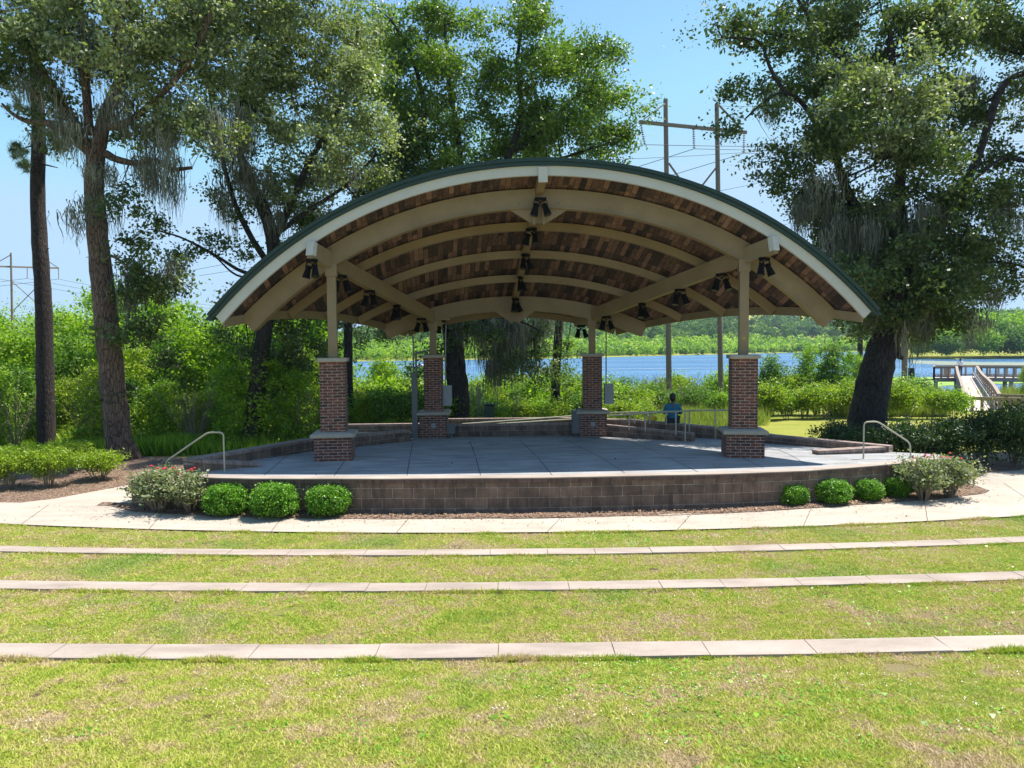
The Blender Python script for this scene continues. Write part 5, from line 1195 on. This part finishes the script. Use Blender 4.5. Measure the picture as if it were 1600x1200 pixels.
wire(PY(1130, 365, 70), PY(1700, 235, 66), .8, 'lowest far conductor, nearly touching the roof edge')
for l, nm in zip(LI, ('left', 'middle', 'right')):
    wire(l, (l.x + 60, l.y + 40, l.z - 6.), 2.0, 'faint far conductor running right from the %s arm of the distant pylon' % nm, .03); wire(l, (l.x - 60, l.y - 20, l.z - 3), 2.0, 'faint far conductor running left from the %s arm of the distant pylon' % nm, .03)
wire(PY(760, 195, 70), PY(1030, 158, 62), .3, 'high thin wire left of the near pylon top', .014)
wire(PY(1560, 360, 40), PY(1600, 470, 40), .1, 'steep stay wire at the right edge under the oak crown', .012)
def single_pole(px0, py0, px1, Y, r, label, mat='wood_pole', name='utility_pole', cat='pole'):
    b = PY(px1, 640, Y); z = max(float(gz(b[0], Y)), WATER - .8); t = PY(px0, py0, Y); o = MB().tube([(0, 0, -.2), tuple(Vector(t) - Vector((b[0], Y, z)))], [r, r * .85], 12).build(name, mat, smooth=True, loc=(b[0], Y, z)); tag(o, label, cat)
single_pole(1344, 440, 1344, 52, .20, 'dark thin pole just left of the live oak trunk', 'dark_bark'); single_pole(1414, 460, 1413, 50, .20, 'grey weathered pole just right of the live oak trunk')
single_pole(1424, 575, 1424, 60, .28, 'short thick dark piling left of the pier', 'dark_bark', 'piling', 'piling')
# small things behind the stage
q = PY(765, 660, 26); t = MB().box((0, 0, .32), (.36, .3, .64), 0, .03).box((0, 0, .66), (.42, .36, .05), 0, .01).build('utility_box', 'green', loc=(q[0], 26, q[2])); tag(t, 'small dark green utility box behind the back stage wall', 'utility box')

# ------------------------------------------------------------------ pier
pier = empty('pier', PY(1495, 590, 65), 0, 'grey timber fishing pier with a railed ramp over the lake at the right', 'pier')
def ppt(px, py, Y): return Vector(PY(px, py, Y))
ZD = ppt(1495, 590, 65).z; ZN = ppt(1530, 641, 46).z
def rail_run(a, b, n, posts=True, h=1.0, name='railing', base=True):
    a, b = Vector(a), Vector(b); m = MB(); U = Vector((0, 0, h)); m.beam(a + U, b + U, .16, .07); m.beam(a + U * .90, b + U * .90, .05, .14)
    if base: m.beam(a + Vector((0, 0, .12)), b + Vector((0, 0, .12)), .05, .12)
    for i in range(n + 1):
        p = a.lerp(b, i / n); m.beam(p - Vector((0, 0, .15)), p + U * .96, .12, .12)
    part(m, name, 'pier_wood', pier)
def deck(pts, name='deck', th=.28):
    m = MB(); n = len(pts); P = [Vector(p) for p in pts]
    m.add([tuple(p) for p in P] + [tuple(p - Vector((0, 0, .06))) for p in P], [list(range(n)), list(range(n, 2 * n))[::-1]] + [[i, n + i, n + (i + 1) % n, (i + 1) % n] for i in range(n)]); part(m, name, 'pier_deck', pier)
    m = MB()
    for i in range(n): m.beam(P[i] - Vector((0, 0, .22)), P[(i + 1) % n] - Vector((0, 0, .22)), .08, .30)
    part(m, 'joist', 'pier_wood', pier)
def xat(px, Y): return PY(px, 600, Y)[0]
# far platform with walkway going right
W0, W1 = 65., 68.
pl = [(xat(1459, W0), W0, ZD), (xat(1530, W0), W0, ZD), (xat(1530, W0), W0, ZD + 0), (xat(1700, 61.5), 61.5, ZD), (xat(1700, 64), 64, ZD), (xat(1533, W1), W1, ZD), (xat(1459, W1), W1, ZD)]
del pl[2]; deck(pl)
rail_run((xat(1459, W0), W0, ZD), (xat(1492, W0), W0, ZD), 3); rail_run((xat(1459, W1), W1, ZD), (xat(1533, W1), W1, ZD), 6); rail_run((xat(1459, W0), W0, ZD), (xat(1459, W1), W1, ZD), 2)
rail_run((xat(1533, W1), W1, ZD), (xat(1700, 64), 64, ZD), 12); rail_run((xat(1528, W0), W0, ZD), (xat(1700, 61.5), 61.5, ZD), 12)
# ramp down to the near walkway
RL0 = Vector((xat(1494, W0), W0, ZD)); RR0 = Vector((xat(1526, W0), W0, ZD)); RL1 = Vector((xat(1507, 46), 46, ZN)); RR1 = Vector((xat(1562, 46), 46, ZN))
def ramp_pt(a, b, t): p = a.lerp(b, t); return p
deck([RL1, RR1, RR0, RL0], 'ramp_deck')
for a, b in ((RL0, RL1), (RR0, RR1)):
    m = MB(); pts = []
    for i in range(13):
        t = i / 12; p = a.lerp(b, t); p.z = a.z + (b.z - a.z) * t + 1.02 - (.12 * math.sin(math.pi * 2 * t)); pts.append(p)
    for p, q in zip(pts[:-1], pts[1:]): m.beam(p, q, .2, .08)
    for i in range(0, 13): p = a.lerp(b, i / 12); m.beam(p - Vector((0, 0, .1)), pts[i], .10, .10)
    for dz in (.3, .55, .8):
        for p, q in zip(pts[:-1], pts[1:]): m.beam(p - Vector((0, 0, dz)), q - Vector((0, 0, dz)), .04, .10)
    part(m, 'ramp_railing', 'pier_wood', pier)
m = MB()
for k in (.12, .2): 
    p = RR0.lerp(RL0, k * 1.2); q = RR1.lerp(RL1, k); m.beam(p + Vector((0, 0, .55)), q + Vector((0, 0, .55)), .04, .05)
for i in range(9): p = RR0.lerp(RL0, .2).lerp(RR1.lerp(RL1, .16), i / 8); m.beam(p, p + Vector((0, 0, .55)), .04, .04)
part(m, 'grab_rail', 'grey_metal', pier)
# near walkway to the right
N0, N1 = 44.2, 46.2
deck([(xat(1505, N0), N0, ZN), (xat(1680, 41.5), 41.5, ZN), (xat(1680, 44), 44, ZN), (xat(1560, N1), N1, ZN), (xat(1507, N1), N1, ZN)])
rail_run((xat(1505, N0), N0, ZN), (xat(1680, 41.5), 41.5, ZN), 11); rail_run((xat(1562, N1), N1, ZN), (xat(1680, 44), 44, ZN), 7)
for px, Y in ((1462, 65.2), (1462, 67.8), (1494, 65.2), (1530, 65.3), (1530, 67.6), (1580, 64.), (1570, 66.5), (1640, 62.6), (1640, 65)):
    m = MB(); m.tube([(xat(px, Y), Y, WATER - 1), (xat(px, Y), Y, ZD - .1)], .17, 8); part(m, 'pile', 'pier_wood', pier, True)
q = PY(1480, 588, 66.2); t = empty('litter_bin', (q[0], 66.2, ZD), 0, 'round brown litter bin on the pier platform', 'litter bin')
MB().lathe((0, 0, 0), [(.24, 0), (.29, .25), (.31, .6), (.29, .85)], 14).build('body', 'pier_wood', t, True); MB().lathe((0, 0, .851), [(.31, 0), (.28, .07), (.10, .12)], 14).build('lid', 'dark_grey', t, True)

# ------------------------------------------------------------------ boat
q = PZ(650, 580, WATER); boat = empty('motorboat', (q[0] + .6, q[1], WATER), -.1, 'small dark-hulled motorboat with a white wake on the lake', 'motorboat')
m = MB(); n = 12; V = []
for i in range(n + 1):
    t = i / n; x = -2.6 + 5.2 * t; hw = .95 * math.sin(min(1, (t + .02) / .45) * math.pi / 2) ** .7; sheer = .75 + .35 * (1 - t) ** 2
    V += [(x, -hw, sheer), (x + .12, -hw * .75, .05), (x + .15, 0, -.2), (x + .12, hw * .75, .05), (x, hw, sheer), (x, hw * .85, sheer - .02), (x, -hw * .85, sheer - .02)]
F = [[7 * i + k, 7 * i + (k + 1) % 7, 7 * i + 7 + (k + 1) % 7, 7 * i + 7 + k] for i in range(n) for k in range(7)] + [[7 * n + k for k in range(7)], [k for k in range(7)][::-1]]
m.add(V, F); m.build('hull', 'hull', boat)
MB().box((.2, 0, 1.05), (1.1, .8, .55), 0, .08).box((-.3, 0, 1.0), (.5, .9, .3), 0, .05).build('console', 'boat_white', boat); MB().add([(-.1, -.45, 1.3), (-.1, .45, 1.3), (.15, .4, 1.75), (.15, -.4, 1.75), (-.07, -.45, 1.3), (-.07, .45, 1.3), (.18, .4, 1.75), (.18, -.4, 1.75)], [[0, 1, 2, 3], [7, 6, 5, 4], [0, 4, 5, 1], [1, 5, 6, 2], [2, 6, 7, 3], [3, 7, 4, 0]]).build('windshield', 'glass', boat)
MB().box((2.85, 0, .75), (.4, .4, .75), 0, .08).build('motor', 'black', boat)
def wake(pts, w_, label):
    rng = np.random.default_rng(3); V = []; F = []
    for i, (px, py) in enumerate(pts):
        p = PZ(px, py, WATER + .04); V += [(p[0], p[1] - w_ * rng.uniform(.5, 1.2), p[2]), (p[0], p[1] + w_ * rng.uniform(.5, 1.2), p[2])]
    for i in range(len(pts) - 1): F.append([2 * i, 2 * i + 2, 2 * i + 3, 2 * i + 1])
    tag(mk('wake', V, F, 'boat_white'), label, None, None, 'stuff')
wake([(600 + i * 4, 571.5 + .15 * math.sin(i * 2.)) for i in range(10)], .7, 'white wake ahead of the motorboat'); wake([(634 + i * 4, 578.6) for i in range(12)], .7, 'white foam along the motorboat hull')
wake([(845 + i * 14, 577.4 - i * .12 + .1 * math.sin(i * 1.7)) for i in range(36)], .35, 'long thin white wake line across the lake'); wake([(1090 + i * 8, 565.4 + .1 * math.sin(i)) for i in range(10)], .25, 'short pale wake streak on the far water')

# ------------------------------------------------------------------ people
def skin_body(name, joints, edges, mat, parent=None, sub=2):
    me = bpy.data.meshes.new(name); names = list(joints); me.from_pydata([joints[k][0] for k in names], [(names.index(a), names.index(b)) for a, b in edges], [])
    o = bpy.data.objects.new(name, me); col.objects.link(o); me.materials.append(MAT[mat]); 
    s = o.modifiers.new('skin', 'SKIN'); s.use_smooth_shade = True
    for i, k in enumerate(names):
        r = joints[k][1]; me.skin_vertices[0].data[i].radius = r if hasattr(r, '__len__') else (r, r)
    me.skin_vertices[0].data[0].use_root = True
    b = o.modifiers.new('sub', 'SUBSURF'); b.levels = sub; b.render_levels = sub
    if parent: o.parent = parent
    return o
def person(root, seated, shirt, trousers):
    hz = 0. if seated else .92                   # pelvis height above origin
    J = {'pelvis': ((0, 0, hz + .10), (.15, .11)), 'waist': ((0, .01, hz + .26), (.135, .10)), 'chest': ((0, .02, hz + .40), (.155, .11)), 'neck0': ((0, .02, hz + .54), (.055, .055)), 'neck': ((0, .03, hz + .62), .052), 'head': ((0, .04, hz + .70), (.072, .085)), 'crown': ((0, .04, hz + .81), (.062, .075))}
    E_ = [('pelvis', 'waist'), ('waist', 'chest'), ('chest', 'neck0'), ('neck0', 'neck'), ('neck', 'head'), ('head', 'crown')]
    for s, n in ((-1, 'l'), (1, 'r')):
        J['sh' + n] = ((s * .175, .02, hz + .485), .058); J['el' + n] = ((s * .255, .08, hz + .26), .047); J['wr' + n] = ((s * .14, .30, hz + .24), .032); J['pa' + n] = ((s * .10, .37, hz + .235), (.036, .02))
        E_ += [('chest', 'sh' + n), ('sh' + n, 'el' + n), ('el' + n, 'wr' + n), ('wr' + n, 'pa' + n)]
        for f in range(4):
            a = (f - 1.5) * .02; J['f%d%s' % (f, n)] = ((s * .09 + a, .41, hz + .23), .010); J['g%d%s' % (f, n)] = ((s * .085 + a, .44 + .008 * (f % 2), hz + .205), .008); E_ += [('pa' + n, 'f%d%s' % (f, n)), ('f%d%s' % (f, n), 'g%d%s' % (f, n))]
        J['t' + n] = ((s * .055, .37, hz + .25), .011); E_.append(('pa' + n, 't' + n))
        if seated: L = [('hi', (s * .10, .06, hz + .07), .095), ('kn', (s * .12, .46, hz + .09), .065), ('an', (s * .12, .50, hz - .36), .045), ('to', (s * .13, .62, hz - .42), (.04, .03))]
        else: L = [('hi', (s * .10, .0, hz + .0), .095), ('kn', (s * .11, .02, hz - .42), .065), ('an', (s * .11, -.01, hz - .84), .045), ('to', (s * .12, .12, hz - .89), (.04, .03))]
        prev = 'pelvis'
        for k, p, r in L: J[k + n] = (p, r); E_.append((prev, k + n)); prev = k + n
    skin_body('body', J, E_, 'skin', root)
    # clothing follows the body
    JS = {k: (J[k][0], tuple((x + .014) for x in (J[k][1] if hasattr(J[k][1], '__len__') else (J[k][1],) * 2))) for k in ('waist', 'pelvis', 'chest', 'neck0')}
    ES = [('waist', 'pelvis'), ('waist', 'chest'), ('chest', 'neck0')]
    for n, s in (('l', -1), ('r', 1)):
        JS['sh' + n] = (J['sh' + n][0], .070); JS['el' + n] = (J['el' + n][0], .062); JS['sl' + n] = (tuple(Vector(J['el' + n][0]).lerp(Vector(J['wr' + n][0]), .35)), .054); ES += [('chest', 'sh' + n), ('sh' + n, 'el' + n), ('el' + n, 'sl' + n)]
    skin_body('shirt', JS, ES, shirt, root)
    JT = {'pelvis': ((0, 0, hz + .08), (.165, .125))}; ET = []
    for n in 'lr':
        JT['hi' + n] = (J['hi' + n][0], .105); JT['kn' + n] = (J['kn' + n][0], .076); JT['an' + n] = (J['an' + n][0], .056); ET += [('pelvis', 'hi' + n), ('hi' + n, 'kn' + n), ('kn' + n, 'an' + n)]
    skin_body('trousers', JT, ET, trousers, root)
    JH = {'a': ((0, .02, hz + .76), (.088, .095)), 'b': ((0, .03, hz + .80), (.08, .088)), 'c': ((0, -.02, hz + .67), (.07, .05))}
    hh = MB(); hh.lathe((0, .005, hz + .60), [(.02, 0), (.055, .02), (.082, .08), (.094, .14), (.092, .19), (.074, .235), (.04, .262), (.01, .27)], 18); hh.build('hair', 'hair', root, smooth=True)
    hd = MB(); hd.lathe((0, .125, hz + .745), [(.004, -.02), (.012, -.012), (.008, .01), (.003, .02)], 6); hd.build('nose', 'skin', root)
q = PY(1052, 664, 21.35)
pp = empty('person', (q[0] - .02, q[1], .265), -.12, 'person in a teal shirt sitting on the outer ramp wall, facing the lake', 'person'); person(pp, True, 'teal', 'denim')
q = PY(1500, 590, 66.6)
pp = empty('person', (q[0], 66.6, ZD), 0, 'distant person in a white shirt standing on the pier', 'person'); person(pp, False, 'white_cloth', 'denim')
q = PY(1022, 662, 21.75); m = MB(); m.lathe((0, 0, 0), [(.02, 0), (.085, .02), (.10, .07), (.09, .12), (.05, .155), (.02, .165)], 14); m.tube([(-.03, 0, .15), (-.02, 0, .21), (.03, 0, .21), (.035, 0, .15)], .008, 6)
tag(m.build('bag', 'yellow', smooth=True, loc=(q[0], q[1], .265)), 'small round yellow bag on the ramp wall beside the seated person', 'bag')
q = PY(1014.5, 662, 21.8); t = empty('drink_cup', (q[0], q[1], .265), 0, 'small orange and white cup on the ramp wall left of the yellow bag', 'cup')
MB().lathe((0, 0, 0), [(.035, 0), (.045, .08), (.048, .14)], 14).build('body', 'orange', t, True); MB().lathe((0, 0, .141), [(.05, 0), (.05, .015), (.03, .02)], 14).build('lid', 'boat_white', t, True)

# ------------------------------------------------------------------ air
def haze():
    m = bpy.data.materials.new('haze'); m.use_nodes = True; nt = m.node_tree; nt.nodes.clear()
    v = nd(nt, 'ShaderNodeVolumePrincipled', {'Color': (.62, .78, 1, 1), 'Density': .00016, 'Anisotropy': .2}); o = nt.nodes.new('ShaderNodeOutputMaterial'); nt.links.new(v.outputs[0], o.inputs['Volume'])
    b = MB().box((0, 2400, 33), (21000, 5300, 80)); ob = mk('haze', b.v, b.f, m); tag(ob, None, None, None, 'stuff')
haze()

def litter():
    rng = np.random.default_rng(31); V = []
    def add(x, y, z, sz):
        n = len(x); a = rng.uniform(0, 6.28, n); s_ = sz * rng.uniform(.6, 1.5, n); t = rng.normal(0, .3, n) * s_
        V.append(np.stack([np.stack([x + np.cos(a + j * 1.5708) * s_ * (1 if j % 2 else .5), y + np.sin(a + j * 1.5708) * s_ * (1 if j % 2 else .5), z + s_ * .3 + (t if j % 2 else -t)], -1) for j in range(4)], 1).reshape(-1, 3))
    x = rng.uniform(-10, 11, 900); t = rng.uniform(0, 1, 900) ** .5; add(x, PO(x) * (1 - t) + ME(x) * t, ZP + .004 + 0 * x, .016)
    x = rng.uniform(-5.5, 7.5, 260); y = rng.uniform(14.2, 21.3, 260); add(x, y, np.array([floor_z(v) for v in y]) + .004, .02)
    x = rng.uniform(-8.2, 10, 2600); t = rng.uniform(0, 1, 2600); add(x, ME(x) * (1 - t) + SE(x) * t, ZP + .035 + 0 * x, .022)
    x = rng.uniform(-14, -6.8, 2600); y = rng.uniform(15.4, 19.5, 2600); ok = (y > interp(x, [-14, -10.8, -10, -9.5, -9.1, -7], [15.2, 15.1, 15.7, 16.5, 17.3, 16.7])); add(x[ok], y[ok], -.715 + 0 * x[ok], .024)
    Vs = np.concatenate(V); tag(mk('fallen_leaves', Vs, np.arange(len(Vs)).reshape(-1, 4), 'litter'), 'dry fallen leaves and chips scattered over path, mulch and stage', None, None, 'stuff')
MAT['litter'] = mottled('dry_leaf', (.16, .085, .045), (.42, .28, .17), 3., .8, 0)
litter()
for y in (YC1, YC2):
    x = cx_(y); zt = RZA - RM * (y - 17) - .40
    for a in (-.45, .45):
        o = MB().tube([(0, 0, 0), (0, -.02, 0)], .022, 8).build('bolt', 'dark_grey', pav); o.location = Vector((x + a, y - .055 if False else y - .092, zt + .08)) - pav.location
for pil in (P1, P2, P3, P4):
    pass
# dead stems and extra loose brush in the left thicket
for i, (px, Y, H) in enumerate(((140, 24.6, 2.6), (300, 25.0, 3.0), (470, 24.8, 2.4), (20, 24.8, 2.8))):
    bare_shrub(px, Y, H, 40 + i, ['pale leafless stems left of the left oak trunk', 'pale leafless stems between the left oak and the leaning tree', 'pale leafless stems left of the left front pillar', 'pale leafless stems at the far left edge of the thicket'][i])
